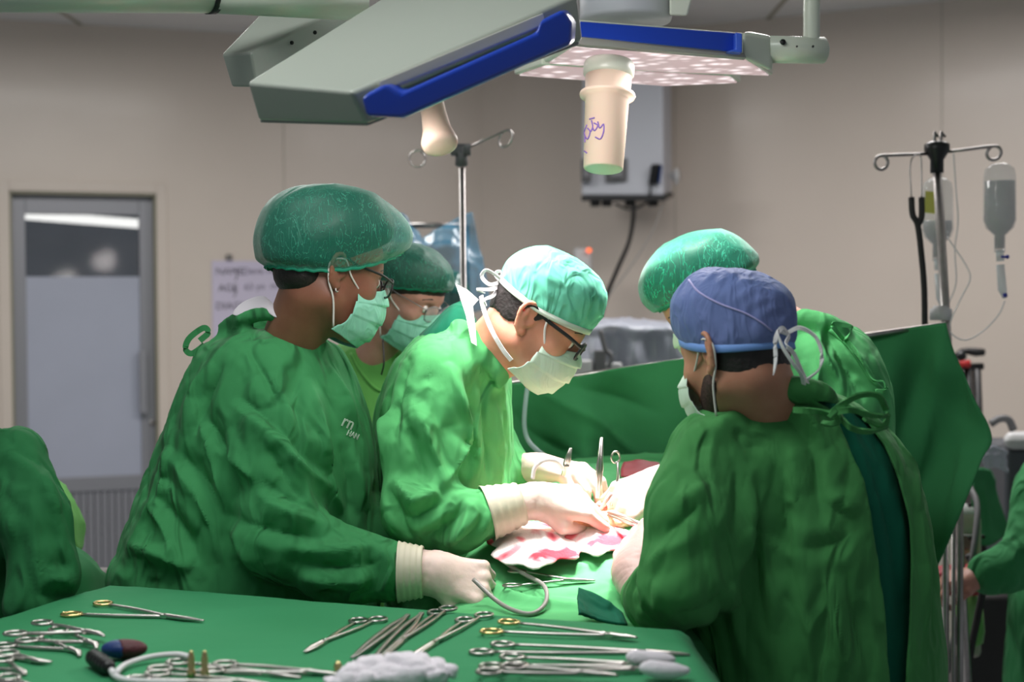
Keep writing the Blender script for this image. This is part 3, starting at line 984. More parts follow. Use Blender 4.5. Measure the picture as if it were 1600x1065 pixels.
m = MB(); m.lathe([(s_(36.5), s_(22)), (s_(35.5), s_(50)), (s_(43), s_(51)), (s_(44), s_(54)), (s_(43), s_(57)), (s_(34.5), s_(60)), (s_(31), s_(172)), (s_(29), s_(174)), (s_(26), s_(174))], top, U, 40)
LH = m.build('light_handle', MT['ivory'], LB)


def scribble(lines, d):
    m = MB()
    for ln in lines:
        q = spline(np.array(ln, float), 5); m.tube([P(x, y, d(x, y)) for x, y in q], 0.0016, 5)
    return m


dd = lambda x, y: 3.02 - 0.04 * (y - 98) / 174 - math.sqrt(max(0.0, s_(34.5 - 3.5 * (y - 158) / 112) ** 2 - s_(abs(x - 952 + 10 * (y - 98) / 174)) ** 2)) - 0.001
scribble([[(917, 195), (913, 208), (918, 217), (922, 206), (918, 200)], [(924, 188), (926, 198), (923, 206)], [(928, 192), (934, 196), (929, 204), (926, 199)], [(934, 190), (937, 200), (943, 194), (943, 206), (938, 217), (930, 214)],
          [(921, 186), (929, 184)], [(914, 214), (914, 222)], [(913, 236), (917, 239)]], dd).build('ink_writing', MT['ink'], LH)

# ------------------------------------------------------------------ supply box on the wall
BX = empty('supply_box', P(980, 305, 7.3), 'white wall supply box with sockets and a black underside', 'wall box')
m = MB().hexa([P(908, 306, 7.2), P(1037, 306, 7.1), P(1050, 300, 7.5), P(925, 300, 7.6), P(910, 60, 7.2), P(1036, 60, 7.1), P(1048, 66, 7.5), P(925, 66, 7.6)])
m.build('box_body', MT['box_white'], BX, smooth=False, bevel=0.015)
m = MB().hexa([P(908, 314, 7.18), P(1040, 314, 7.08), P(1052, 308, 7.5), P(925, 308, 7.6), P(908, 306, 7.18), P(1040, 306, 7.08), P(1052, 300, 7.5), P(925, 300, 7.6)])
m.build('box_base', MT['black'], BX, smooth=False, bevel=0.005)
for x, w in ((916, 16), (963, 34)):
    m = MB().hexa([P(x - w / 2, 285, 7.14), P(x + w / 2, 284, 7.13), P(x + w / 2, 284, 7.2), P(x - w / 2, 285, 7.2), P(x - w / 2, 248, 7.14), P(x + w / 2, 247, 7.13), P(x + w / 2, 247, 7.2), P(x - w / 2, 248, 7.2)])
    so = m.build('socket_plate', MT['grey_plastic'], BX, smooth=False, bevel=0.006)
    m = MB(); m.box(P(x, 268, 7.12), (w / 320 * 0.6, 0.02, 0.06)); m.build('socket_face', plain('socket_face', srgb(120, 120, 124), 0.5), so, smooth=False, bevel=0.004)
for k, x in enumerate((930, 948, 984, 1020)):
    m = MB(); m.box(P(x, 317, 7.25), (0.05, 0.08, 0.035)); m.build('gas_outlet', MT['black'], BX, smooth=False, bevel=0.006)
m = MB(); m.lathe([(0.012, 0), (0.03, 0.03), (0.03, 0.05)], P(1046, 275, 7.2), (1, -0.3, 0), 20); m.box(P(1056, 276, 7.15), (0.012, 0.05, 0.08)); m.build('side_hook', MT['white_plastic'], BX)
RM = m = MB(); m.hexa([P(1013, 288, 7.08), P(1027, 288, 7.08), P(1027, 288, 7.12), P(1013, 288, 7.12), P(1018, 256, 7.04), P(1033, 256, 7.04), P(1033, 256, 7.12), P(1018, 256, 7.12)])
o = m.build('remote_control', MT['black'], smooth=False, bevel=0.008, label='black hand control hung on the front of the white wall box', cat='remote control')
m = MB(); m.hexa([P(1028, 286, 7.06), P(1031, 286, 7.06), P(1031, 286, 7.1), P(1028, 286, 7.1), P(1032, 258, 7.03), P(1035, 258, 7.03), P(1035, 258, 7.1), P(1032, 258, 7.1)]); m.build('side_trim', MT['blue_dark'], o, smooth=False)
m = MB(); m.tube(spline([P(1017, 288, 7.08), P(1016, 300, 7.1), P(1010, 316, 7.15), P(985, 327, 7.2), (P(960, 318, 7.2))], 6), 0.006, 8); m.build('lead', MT['black'], o)
m = MB(); m.tube(spline([P(990, 318, 7.15), P(989, 345, 7.1), P(982, 380, 6.9), P(965, 420, 6.7), P(945, 470, 6.5), P(936, 520, 6.4), P(934, 620, 6.3)], 8), 0.011, 12)
m.build('power_cable', MT['black'], label='thick black cable hanging from the wall supply box', cat='cable')
m = MB(); m.tube(spline([P(1036, 318, 7.15), P(1020, 360, 7.0), P(990, 410, 6.8), P(950, 465, 6.6), P(932, 510, 6.5), P(930, 620, 6.4)], 8), 0.005, 10)
m.build('supply_hose', MT['tube_grey'], label='thin grey hose hanging from the right of the wall box', cat='hose')
# small device with an orange lamp
m = MB().hexa([P(896, 432, 7.3), P(926, 436, 7.3), P(926, 436, 7.45), P(896, 432, 7.45), P(896, 386, 7.3), P(924, 388, 7.3), P(924, 388, 7.45), P(896, 386, 7.45)])
SD = m.build('wall_thermostat', MT['white_plastic'], smooth=False, bevel=0.02, label='small white wall device with a glowing orange light', cat='wall device')
m = MB(); m.sphere(P(920, 391, 7.27), 0.013, 12); m.build('indicator_lamp', MT['orange_lamp'], SD)

# ------------------------------------------------------------------ infusion stands
def hook_loop(a, b, up, r, n=14):
    """rod from a to b ending in a ring"""
    a = np.array(a); b = np.array(b); d = (b - a) / np.linalg.norm(b - a); u = np.array(up, float)
    c = b - u * r
    pts = [a, a + (b - a) * 0.5, b]
    for k in range(1, n + 1):
        t = 2 * math.pi * k / n * 0.93
        pts.append(c + r * (u * math.cos(t) + d * math.sin(t)))
    return np.array(pts)


IV1 = empty('infusion_stand', [*P(724, 445, 4.0)[:2], 0], 'slim steel infusion stand with a grey hub and two curled hooks, behind the middle surgeon', 'infusion stand')
tp = P(722, 262, 4.0)
m = MB(); b0 = np.array([P(727, 445, 4.0)[0], P(727, 445, 4.0)[1], 0.08]); m.tube([b0, tp], 0.0085, 16); m.build('pole', MT['steel_dark'], IV1)
m = MB(); m.lathe([(0.012, 0), (0.018, 0.004), (0.017, 0.03), (0.013, 0.035)], P(721, 260, 4.0), (0, 0, 1), 20); m.box(P(720, 234, 4.0), (0.055, 0.04, 0.03)); m.box(P(720, 244, 3.985), (0.016, 0.03, 0.05)); m.build('hub', MT['grey_plastic'], IV1)
m = MB(); m.tube(hook_loop(P(712, 236, 4.0), P(652, 235, 3.98), (0, 0, 1), 0.023), 0.003, 8); m.build('hook', MT['steel'], IV1)
m = MB(); m.tube(hook_loop(P(730, 231, 4.0), P(790, 204, 3.95), (0, 0, 1), 0.022), 0.0035, 8); m.build('hook', MT['steel'], IV1)
m = MB()
for k in range(5):
    t = 2 * math.pi * k / 5; m.tube([b0, b0 + [0.28 * math.cos(t), 0.28 * math.sin(t), -0.03]], 0.012, 10); m.sphere(b0 + np.array([0.28 * math.cos(t), 0.28 * math.sin(t), -0.05]), 0.029, 10)
m.build('wheel_base', MT['steel_dark'], IV1)

IV2 = empty('infusion_stand', [*P(1475, 500, 3.9)[:2], 0], 'chrome infusion stand with a black hub and curled hooks beside the green screen drape', 'infusion stand')
m = MB(); a = P(1464, 262, 3.9); b = P(1478, 500, 3.9); b = a + (b - a) * ((a[2] - 0.1) / (a[2] - b[2])); m.tube([b, a], 0.0125, 18); m.build('pole', MT['steel'], IV2)
WB = b
m = MB(); m.lathe([(0.014, 0), (0.018, 0.0), (0.018, 0.035), (0.034, 0.062), (0.034, 0.078), (0.02, 0.086)], P(1464, 270, 3.9), (0, 0, 1), 24); m.build('hub', MT['black'], IV2)
m = MB(); m.tube(hook_loop(P(1452, 240, 3.9), P(1377, 243, 3.88), (0, 0, 1), 0.019), 0.0045, 8); m.build('hook', MT['steel_dark'], IV2)
m = MB(); m.tube(hook_loop(P(1480, 237, 3.9), P(1553, 228, 3.88), (0, 0, 1), 0.019), 0.0045, 8); m.build('hook', MT['steel_dark'], IV2)
for dx in (-5, 4):
    m = MB(); m.tube([P(1464 + dx, 232, 3.9), P(1467 + dx * 1.2, 206, 3.9), P(1472 + dx * 1.2, 214, 3.9)], 0.0045, 8); m.build('hook', MT['steel_dark'], IV2)
m = MB(); m.lathe([(0.03, 0), (0.03, 0.03), (0.02, 0.035), (0.02, 0.04)], P(1470, 500, 3.9), (0, 0, 1), 16); m.build('clamp', MT['white_plastic'], IV2)
m = MB()
for k in range(5):
    t = 2 * math.pi * k / 5 + .3; m.tube([WB, WB + [0.26 * math.cos(t), 0.26 * math.sin(t), -0.03]], 0.013, 10); m.sphere(WB + np.array([0.26 * math.cos(t), 0.26 * math.sin(t), -0.07]), 0.028, 10)
m.build('wheel_base', MT['steel_dark'], IV2)


def bottle(x0, x1, ytop, yfill, ybot, d, label, extra=None):
    cx = (x0 + x1) / 2; r = (x1 - x0) / 2 / FPX * d
    z = lambda y: P(cx, y, d)[2]
    root = empty('infusion_bottle', P(cx, ybot + 28, d), label, 'infusion bottle')
    m = MB(); zb = z(ybot)
    m.lathe([(r * 0.34, z(ybot + 26) - zb), (r * 0.34, z(ybot) - zb), (r * 0.85, z(ybot - 12) - zb), (r, z(ybot - 24) - zb), (r * 0.99, z(yfill) - zb), (r * 0.97, z(ytop + 20) - zb), (r * 0.88, z(ytop + 8) - zb), (r * 0.5, z(ytop) - zb), (0.001, z(ytop - 1) - zb)], [*P(cx, ybot, d)[:2], zb], (0, 0, 1), 28)
    m.build('film', MT['bottle'], root)
    m = MB(); q = 0.93
    m.lathe([(r * 0.3, z(ybot + 20) - zb), (r * 0.3, z(ybot - 1) - zb), (r * 0.8 * q, z(ybot - 12) - zb), (r * q, z(ybot - 24) - zb), (r * 0.97 * q, z(yfill) - zb)], [*P(cx, ybot, d)[:2], zb], (0, 0, 1), 28)
    m.build('fluid', MT['fluid'], root)
    m = MB(); m.tube([P(cx, ybot + 22, d), P(cx + 1, ybot + 40, d)], 0.011, 12); m.tube([P(cx + 1, ybot + 45, d), P(cx + 4, ybot + 84, d), P(cx + 8, ybot + 98, d)], [0.011, 0.012, 0.006], 12); m.build('drip_chamber', MT['tube_clear'], root)
    m = MB(); m.tube([P(cx + 2, ybot + 33, d - .01), P(cx + 13, ybot + 33, d - .01)], 0.0035, 8); m.sphere(P(cx + 12, ybot + 33, d - .01), 0.006, 8); m.build('vent_cap', MT['blue_clamp'], root)
    m = MB(); m.tube([P(cx + 8, ybot + 90, d - .01), P(cx + 9, ybot + 96, d - .01)], 0.006, 8); m.build('roller_clamp', MT['blue_clamp'], root)
    return root


b1 = bottle(1537, 1587, 256, 283, 368, 3.85, 'clear saline bottle, more than half full, hanging from the right hook')
b2 = bottle(1441, 1489, 278, 345, 382, 4.1, 'half-empty clear infusion bottle hanging behind the chrome pole')
m = MB().hexa([P(1444, 332, 4.03), P(1462, 334, 4.03), P(1462, 334, 4.04), P(1444, 332, 4.04), P(1446, 298, 4.03), P(1464, 300, 4.03), P(1464, 300, 4.04), P(1446, 298, 4.04)]); m.build('bottle_label', MT['label_yellow'], b2, smooth=False)
m = MB(); m.tube(spline([P(1570, 470, 3.85), P(1560, 492, 3.85), P(1535, 518, 3.85), P(1508, 531, 3.85), P(1486, 520, 3.85), P(1486, 500, 3.85), P(1502, 465, 3.85), P(1516, 435, 3.85), P(1508, 412, 3.86), P(1490, 385, 3.88), P(1480, 370, 3.9)], 8), 0.0022, 8)
m.build('infusion_line', MT['tube_iv'], label='thin clear infusion line looping below the right bottle', cat='tube')
m = MB(); m.tube(spline([P(1490, 240, 4.0), P(1494, 300, 4.0), P(1497, 345, 4.0), P(1492, 390, 4.0), P(1494, 440, 4.0), P(1484, 470, 4.0), P(1478, 485, 4.0)], 8), 0.0022, 8)
m.build('infusion_line', MT['tube_iv'], label='thin clear infusion line dropping straight from the black hub', cat='tube')
m = MB(); m.tube(spline([P(1424, 308, 3.86), P(1426, 335, 3.86), P(1434, 352, 3.86), P(1440, 400, 3.86), P(1444, 450, 3.86), P(1445, 510, 3.86)], 8), 0.0085, 12); m.tube(spline([P(1440, 308, 3.86), P(1440, 338, 3.86), P(1434, 352, 3.86)], 8), 0.0085, 12)
YT = m.build('breathing_tube', MT['black_rubber'], label='black rubber Y tube hung by wire from the left hook', cat='tube')
m = MB(); m.tube(spline([P(1424, 308, 3.86), P(1422, 262, 3.87), P(1427, 245, 3.88), P(1438, 243, 3.88), P(1440, 275, 3.87), P(1440, 308, 3.86)], 8), 0.0022, 8); m.build('wire_hanger', MT['steel'], YT)
# ------------------------------------------------------------------ people: heads
def head_sdf(neck_to, neck_r=0.062, jaw=1.0, lean=None):
    """x forward, y left, z up; origin between the ears; metres"""
    p = [
        (ell((-0.004, 0, 0.036), (0.098, 0.077, 0.086)), 0),
        (ell((0.030, 0, -0.012), (0.064, 0.062, 0.092)), 0.03),
        (cone((-0.004, 0.046, -0.052), (0.060, 0.016, -0.098), 0.024, 0.020), 0.025),
        (cone((-0.004, -0.046, -0.052), (0.060, -0.016, -0.098), 0.024, 0.020), 0.025),
        (ell((0.078, 0, -0.102), (0.018, 0.020, 0.016)), 0.02),
        (ell((0.056, 0.040, -0.026), (0.026, 0.024, 0.022)), 0.02),
        (ell((0.056, -0.040, -0.026), (0.026, 0.024, 0.022)), 0.02),
        (cone((0.084, 0.010, 0.025), (0.068, 0.046, 0.021), 0.012, 0.009), 0.012),
        (cone((0.084, -0.010, 0.025), (0.068, -0.046, 0.021), 0.012, 0.009), 0.012),
        (ell((0.100, 0.031, 0.002), (0.020, 0.017, 0.012)), -0.012),
        (ell((0.100, -0.031, 0.002), (0.020, 0.017, 0.012)), -0.012),
        (ell((0.0765, 0.031, 0.001), (0.0135, 0.015, 0.0125)), 0.004),
        (ell((0.0765, -0.031, 0.001), (0.0135, 0.015, 0.0125)), 0.004),
        (cone((0.088, 0, 0.014), (0.109, 0, -0.028), 0.008, 0.0105), 0.010),
        (ell((0.104, 0.011, -0.034), (0.011, 0.008, 0.007)), 0.006),
        (ell((0.104, -0.011, -0.034), (0.011, 0.008, 0.007)), 0.006),
        (cone((0.084, 0.020, -0.063), (0.0945, 0, -0.060), 0.004, 0.0065), 0.006),
        (cone((0.084, -0.020, -0.063), (0.0945, 0, -0.060), 0.004, 0.0065), 0.006),
        (cone((0.082, 0.018, -0.069), (0.0915, 0, -0.0715), 0.004, 0.0075), 0.006),
        (cone((0.082, -0.018, -0.069), (0.0915, 0, -0.0715), 0.004, 0.0075), 0.006),
        (cone((-0.028, 0, -0.045), neck_to, neck_r * 0.97, neck_r), 0.025),
    ]
    for s in (1, -1):
        # ear: plate, rolled rim, inner fold, lobe and the bowl
        pl = ell((-0.014, s * 0.078, -0.004), (0.017, 0.006, 0.030), np.array(Matrix.Rotation(R(-s * 22), 3, 'Z') @ Matrix.Rotation(R(10), 3, 'Y')))
        p.append((pl, 0.006))
        rim = [(-0.002, 0.074, 0.006), (-0.004, 0.079, 0.021), (-0.014, 0.085, 0.029), (-0.026, 0.089, 0.024), (-0.031, 0.089, 0.008), (-0.027, 0.086, -0.010), (-0.018, 0.081, -0.025), (-0.010, 0.077, -0.033), (-0.003, 0.073, -0.028)]
        q = spline(rim, 2)
        for i in range(len(q) - 1):
            p.append((cone((q[i][0], s * q[i][1], q[i][2]), (q[i + 1][0], s * q[i + 1][1], q[i + 1][2]), 0.0042, 0.0042), 0.002))
        p.append((cone((-0.019, s * 0.0845, 0.014), (-0.012, s * 0.0795, -0.018), 0.0036, 0.004), 0.004))
        p.append((ell((-0.009, s * 0.077, -0.031), (0.008, 0.005, 0.008)), 0.004))
        p.append((ell((-0.007, s * 0.084, -0.003), (0.007, 0.007, 0.011)), -0.004))
        p.append((cone((0.002, s * 0.074, -0.002), (0.001, s * 0.073, -0.010), 0.004, 0.004), 0.003))
    return union(p)


def frame(pitch, yaw, roll=0.0):
    """facing screen right at yaw 0; yaw turns away from the camera; pitch looks down"""
    p, y = R(pitch), R(yaw)
    f = np.array([math.cos(p) * math.cos(y), math.cos(p) * math.sin(y), -math.sin(p)])
    l = np.array([-math.sin(y), math.cos(y), 0.0])
    u = np.cross(f, l)
    r = R(roll)
    l2 = l * math.cos(r) + u * math.sin(r); u2 = -l * math.sin(r) + u * math.cos(r)
    return np.stack([f, l2, u2], 1)   # columns


class Head:
    def __init__(self, root, c, pitch, yaw, roll, S, skinm, neck_px, neck_r=0.062, eyes=True):
        self.root = root; self.c = np.array(c); self.B = frame(pitch, yaw, roll); self.S = S
        nk = self.loc(np.array(neck_px))
        f = head_sdf(nk, neck_r)
        lo = np.minimum([-0.15, -0.12, -0.15], nk - neck_r - 0.01); hi = np.maximum([0.15, 0.12, 0.15], nk + neck_r + 0.01)
        V, F = nets(f, lo, hi, 0.0031)
        V = relax(V, F, 1, 0.4)
        self.V, self.F = V, F
        self.bvh = BVHTree.FromPolygons([tuple(v) for v in V], [tuple(q) for q in F])
        self.body = mesh('body', self.w(V), F, skinm, root)
        if eyes:
            for s in (1, -1):
                m = MB(); m.sphere((0, 0, 0), 0.0122, 16)
                v = np.concatenate(m.V) + np.array([0.0795, s * 0.031, 0.001])
                e = mesh('eye', self.w(v), m.F, MT['eye'], root)
                m = MB(); m.lathe([(0.0058, 0), (0.0045, 0.0012)], (0.0908, s * 0.031, -0.001), (1, 0, -0.15), 14)
                mesh('iris', self.w(np.concatenate(m.V)), m.F, MT['iris'], e)
                m = MB(); m.tube(spline([(0.091, s * 0.012, 0.024), (0.092, s * 0.026, 0.030), (0.080, s * 0.050, 0.024)], 5), [0.002, 0.003, 0.001], 6)
                mesh('eyebrow', self.w(np.concatenate(m.V)), m.F, MT['hair'], root)

    def w(self, v): return (np.asarray(v) * self.S) @ self.B.T + self.c
    def loc(self, p): return ((np.asarray(p) - self.c) @ self.B) / self.S

    def part(self, name, mb, mat, **k): return mesh(name, self.w(np.concatenate(mb.V)), mb.F, mat, self.root, **k)

    def tube(self, name, pts, r, mat, n=8, parent=None, flat=None):
        m = MB(); m.tube(spline(pts, 6), r, n)
        return mesh(name, self.w(np.concatenate(m.V)), m.F, mat, parent or self.root)

    def loft(self, name, rings, top, mat, n=96, rows=30, ruf=0.0, ruf_n=40, amp=0.003, seed=1, solid=0.0, wr=(14, 14, 5), parent=None, dip=0.0, folds=()):
        """cap: rings of (front x, back x, half width, front z, back z) closing at top"""
        Rr = spline(np.array(rings + [top], float), 8)
        t = np.linspace(0, 1, rows + 1); ti = t * (len(Rr) - 1)
        Q = np.stack([np.interp(ti, np.arange(len(Rr)), Rr[:, k]) for k in range(5)], 1)
        # close smoothly at the crown
        V = []; th = np.linspace(0, 2 * np.pi, n, endpoint=False)
        for i, (xf, xb, w, zf, zb) in enumerate(Q):
            cx, rx = (xf + xb) / 2, (xf - xb) / 2; cz, dz = (zf + zb) / 2, (zf - zb) / 2
            k = 1 + ruf * math.exp(-t[i] * 9) * np.sin(ruf_n * th + 3 * np.sin(3 * th)) 
            V.append(np.stack([cx + rx * np.cos(th) * k, w * np.sin(th) * k, cz + dz * np.cos(th) - dip * (1 - t[i]) ** 3 * np.sin(th) ** 2 + (0.0013 * math.exp(-t[i] * 9) * np.sin(ruf_n * 0.5 * th) if ruf else 0)], 1))
        V = np.concatenate(V)
        F = []
        for i in range(rows):
            for a in range(n):
                b = (a + 1) % n
                F.append((i * n + a, i * n + b, (i + 1) * n + b, (i + 1) * n + a))
        cen = V[-n:].mean(0); V = np.vstack([V, cen]); 
        F2 = np.array(F)
        N = normals(V, F2)
        s = np.clip(np.repeat(t, n) * 6, 0.15, 1); s = np.append(s, 0)
        V = V + N * (amp * ridged(V * np.array(wr) + seed, seed) * s)[:, None]
        if len(folds): V = self.loc(fold_lines(self.w(V), F2, folds))
        Fs = [tuple(q) for q in F2.tolist()] + [(rows * n + a, rows * n + (a + 1) % n, len(V) - 1) for a in range(n)]
        o = mesh(name, self.w(V), Fs, mat, parent or self.root, solid=solid)
        self.rim = V[:n]
        return o

    def rimband(self, name, mat, hgt=0.012, thick=0.0025, parent=None, out=0.002):
        """flat band along the cap's rim"""
        rim = self.rim; n = len(rim); c = rim.mean(0)
        d = rim - c; d[:, 2] = 0; d /= np.linalg.norm(d, axis=1)[:, None]
        V = []
        for (o_, z_) in ((out, -hgt * 0.4), (out + thick, -hgt * 0.3), (out + thick, hgt * 0.7), (out * 0.5, hgt * 0.75)):
            V.append(rim + d * o_ + np.array([0, 0, z_]))
        V = np.concatenate(V); F = []
        for i in range(4):
            for a in range(n):
                b = (a + 1) % n; j = (i + 1) % 4
                F.append((i * n + a, i * n + b, j * n + b, j * n + a))
        return mesh(name, self.w(V), F, mat, parent or self.root)

    def mask(self, mat, name='face_mask', push=0.0, drop=0.0, side=1.0, flare=0.0, back=0.0):
        rows = [
            [(0.112, 0, -0.002), (0.092, 0.030, -0.012), (0.045, 0.062, -0.026)],
            [(0.124, 0, -0.030), (0.099, 0.042, -0.036), (0.043, 0.071, -0.045)],
            [(0.121, 0, -0.062), (0.096, 0.046, -0.066), (0.036, 0.0725, -0.066)],
            [(0.111, 0, -0.094), (0.084, 0.044, -0.096), (0.026, 0.068, -0.088)],
            [(0.086, 0, -0.120), (0.062, 0.036, -0.118), (0.012, 0.060, -0.106)]]
        net = []
        for r in rows:
            r = [r[0], (r[1][0] + back * 0.5, r[1][1], r[1][2]), (r[2][0] + back, r[2][1], r[2][2])]
            full = [(a, -b * side, c) for a, b, c in r[::-1]] + [(a, b * side, c) for a, b, c in r[1:]]
            net.append(spline(np.array(full, float), 10))
        net = np.array(net)      # rows x cols x 3
        cols = net.shape[1]
        g = np.array([spline(net[:, j], 12) for j in range(cols)])   # cols x rows x 3
        g = g.transpose(1, 0, 2); nr = g.shape[0]
        v = np.linspace(0, 1, nr)[:, None]; u = np.linspace(-1, 1, cols)[None]
        pl = 0.0062 * (((v * 3.4 + 0.1) % 1) - 0.5) * (1 - 0.5 * np.abs(u) ** 2)
        wr = 0.0022 * np.sin(u * 9 + v * 7) * (np.abs(u)) + 0.002 * noise(np.stack([(u + v * 0).ravel() * 6, (v + u * 0).ravel() * 7, (u * 0 + v * 0).ravel() + push], 1)).reshape(nr, cols)
        g[..., 0] += pl + wr + push * (1 - u ** 2) + flare * v * (1 - u * u)
        g[..., 2] -= drop * v * (1 - u ** 2 * 0.5)
        V = g.reshape(-1, 3)
        F = [(i * cols + j, i * cols + j + 1, (i + 1) * cols + j + 1, (i + 1) * cols + j) for i in range(nr - 1) for j in range(cols - 1)]
        o = mesh(name, self.w(V), F, mat, self.root, solid=0.0012)
        return o

    def earloops(self, parent, sides=(1, -1)):
        for s in sides:
            self.tube('ear_loop', [(0.046, s * 0.063, -0.027), (0.015, s * 0.077, -0.004), (-0.006, s * 0.085, 0.020), (-0.034, s * 0.088, 0.008), (-0.026, s * 0.080, -0.025), (-0.006, s * 0.074, -0.056), (0.012, s * 0.062, -0.104)], 0.0018, MT['loop'], 7, parent)

    def glasses(self, mat_f, w=0.026, h=0.018, r=0.0018, tr=0.002, z0=-0.002, x0=0.112, arm_z=0.018):
        g = empty('glasses', self.w((x0, 0, z0)), parent=self.root)
        for s in (1, -1):
            t = np.linspace(0, 2 * np.pi, 40, endpoint=False)
            pw = lambda v: np.sign(v) * np.abs(v) ** 0.75
            ring = np.stack([x0 - 0.10 * np.abs(0.034 + w * pw(np.cos(t)) - 0.01), s * (0.034 + w * pw(np.cos(t))), z0 + h * pw(np.sin(t))], 1)
            m = MB(); m.tube(ring, r, 8, closed=True); mesh('rim', self.w(np.concatenate(m.V)), m.F, mat_f, g)
            m = MB(); c = ring.mean(0); m.add(np.vstack([ring, c]), [(i, (i + 1) % 40, 40) for i in range(40)]); mesh('lens', self.w(np.concatenate(m.V)), m.F, MT['lens'], g, solid=0.0015)
            e = (x0 - 0.10 * 0.05, s * (0.034 + w), z0 + h * 0.5)
            m = MB(); m.tube(spline([e, (0.075, s * 0.074, arm_z - 0.004), (0.02, s * 0.0795, arm_z), (-0.012, s * 0.084, arm_z + 0.010), (-0.030, s * 0.083, arm_z - 0.004)], 6), tr, 8); mesh('temple', self.w(np.concatenate(m.V)), m.F, mat_f, g)
        m = MB(); m.tube([(x0, 0.010, z0 + 0.004), (x0 + 0.002, 0, z0 + 0.007), (x0, -0.010, z0 + 0.004)], r, 8); mesh('bridge', self.w(np.concatenate(m.V)), m.F, mat_f, g)
        return g


# ------------------------------------------------------------------ people: gowns
def lv(y, xl, xr, d, half, rot=0.0):
    """a level of a garment read off the photograph: pixel row, left and right edge, depth, half thickness"""
    a, b = P(xl, y, d), P(xr, y, d); c = (a + b) / 2
    return (c[2], c[0], c[1], np.linalg.norm(b - a) / 2, half, R(rot))


def garment(name, root, levels, limbs, mat, h=0.0056, folds=(), rid=0.006, rsc=(7, 7, 2.6), seed=1, zbot=0.42, cut=None, solid=0.003, top_k=0.05, extra=None, grow=1.0, autofold=0, af_box=None, fine=0.0025):
    z0 = min(l[0] for l in levels)
    L = list(levels)
    if zbot is not None and z0 > zbot + 0.05:
        b = [l for l in L if l[0] == z0][0]
        L.append((zbot, b[1], b[2], b[3] * 0.96, b[4] * 1.02, b[5]))
    parts = [(stack(L, top_k), 0)]
    for lm in limbs:
        pts, rad, k = lm[:3]
        kw = lm[3] if len(lm) > 3 else {}
        for i in range(len(pts) - 1):
            parts.append((cone(pts[i], pts[i + 1], rad[i], rad[i + 1], **kw), k if i == 0 else 0.03))
    if extra: parts += extra
    f0 = union(parts)
    rs = np.array(rsc, float)
    A = np.array(L); 
    lo = np.array([(A[:, 1] - A[:, 3] - 0.05).min(), (A[:, 2] - np.maximum(A[:, 4], A[:, 3]) - 0.05).min(), A[:, 0].min() - 0.03])
    hi = np.array([(A[:, 1] + A[:, 3] + 0.05).max(), (A[:, 2] + np.maximum(A[:, 4], A[:, 3]) + 0.05).max(), A[:, 0].max() + 0.08])
    for lm in limbs:
        for p, r in zip(lm[0], lm[1]): lo = np.minimum(lo, np.array(p) - r - 0.04); hi = np.maximum(hi, np.array(p) + r + 0.04)
    V, F = nets(f0, lo, hi, h)
    V = relax(V, F, 2, 0.5)
    N = normals(V, F)
    Wp = V + 0.05 * np.stack([noise(V * 3, 11), noise(V * 3, 12), noise(V * 3, 13)], 1)
    msk = np.clip(noise(V * 2.2, seed + 40) * 1.2 + 0.7, 0.15, 1)
    V = V + N * (rid * 0.8 * noise(Wp * rs * 0.6, seed + 2) + rid * (ridged(Wp * rs, seed) - 0.2) * msk)[:, None]
    V = V + N * (fine * ridged(Wp * rs * 2.3, seed + 9))[:, None]
    V = V + N * (fine * 0.5 * ridged(Wp * rs * 4.6, seed + 19))[:, None]
    if len(folds): V = fold_lines(V, F, folds)
    V = relax(V, F, 1, 0.2)
    if cut is not None:
        keep = cut(V, F)
        F = F[keep]
        used = np.unique(F); mp = -np.ones(len(V), int); mp[used] = np.arange(len(used)); V = V[used]; F = mp[F]; V = smooth_rim(V, F, 8)
    return mesh(name, V, F, mat, root, solid=solid if cut is not None else 0)


def collar(px, r=0.014, k=0.02):
    p = spline(pxline(*px), 4)
    return [(cone(p[i], p[i + 1], r, r), k) for i in range(len(p) - 1)]


def drop(o, px, lift=0.0):
    """pixel polyline laid on the face of an object that the camera sees"""
    V = np.array([v.co[:] for v in o.data.vertices]) + WLOC[o.name]
    bvh = BVHTree.FromPolygons([tuple(v) for v in V], [tuple(q.vertices) for q in o.data.polygons])
    c = Vector(CM[:3, 3]); out = []
    for q in spline(np.array(px, float), 6):
        d = (Vector(P(q[0], q[1], 1.0)) - c).normalized(); h = bvh.ray_cast(c, d)
        if h[0] is not None: out.append(np.array(h[0] - d * lift))
    return np.array(out)


def legs_and_shoes(root, c, yaw, z_top=0.55, gap=0.1):
    f = np.array([math.cos(R(yaw)), math.sin(R(yaw)), 0]); l = np.array([-f[1], f[0], 0]); c = np.array([c[0], c[1], 0])
    for s in (1, -1):
        a = c + l * gap * s
        m = MB(); m.tube(spline([a + [0, 0, z_top], a + [0, 0, 0.3], a + [0, 0, 0.07]], 4), [0.075, 0.066, 0.07], 18); m.build('trouser_leg', MT['trouser'], root)
        m = MB(); b = a + f * 0.06
        m.add(*clog_mesh(b, f, l)); m.build('clog', MT['clog'], root)


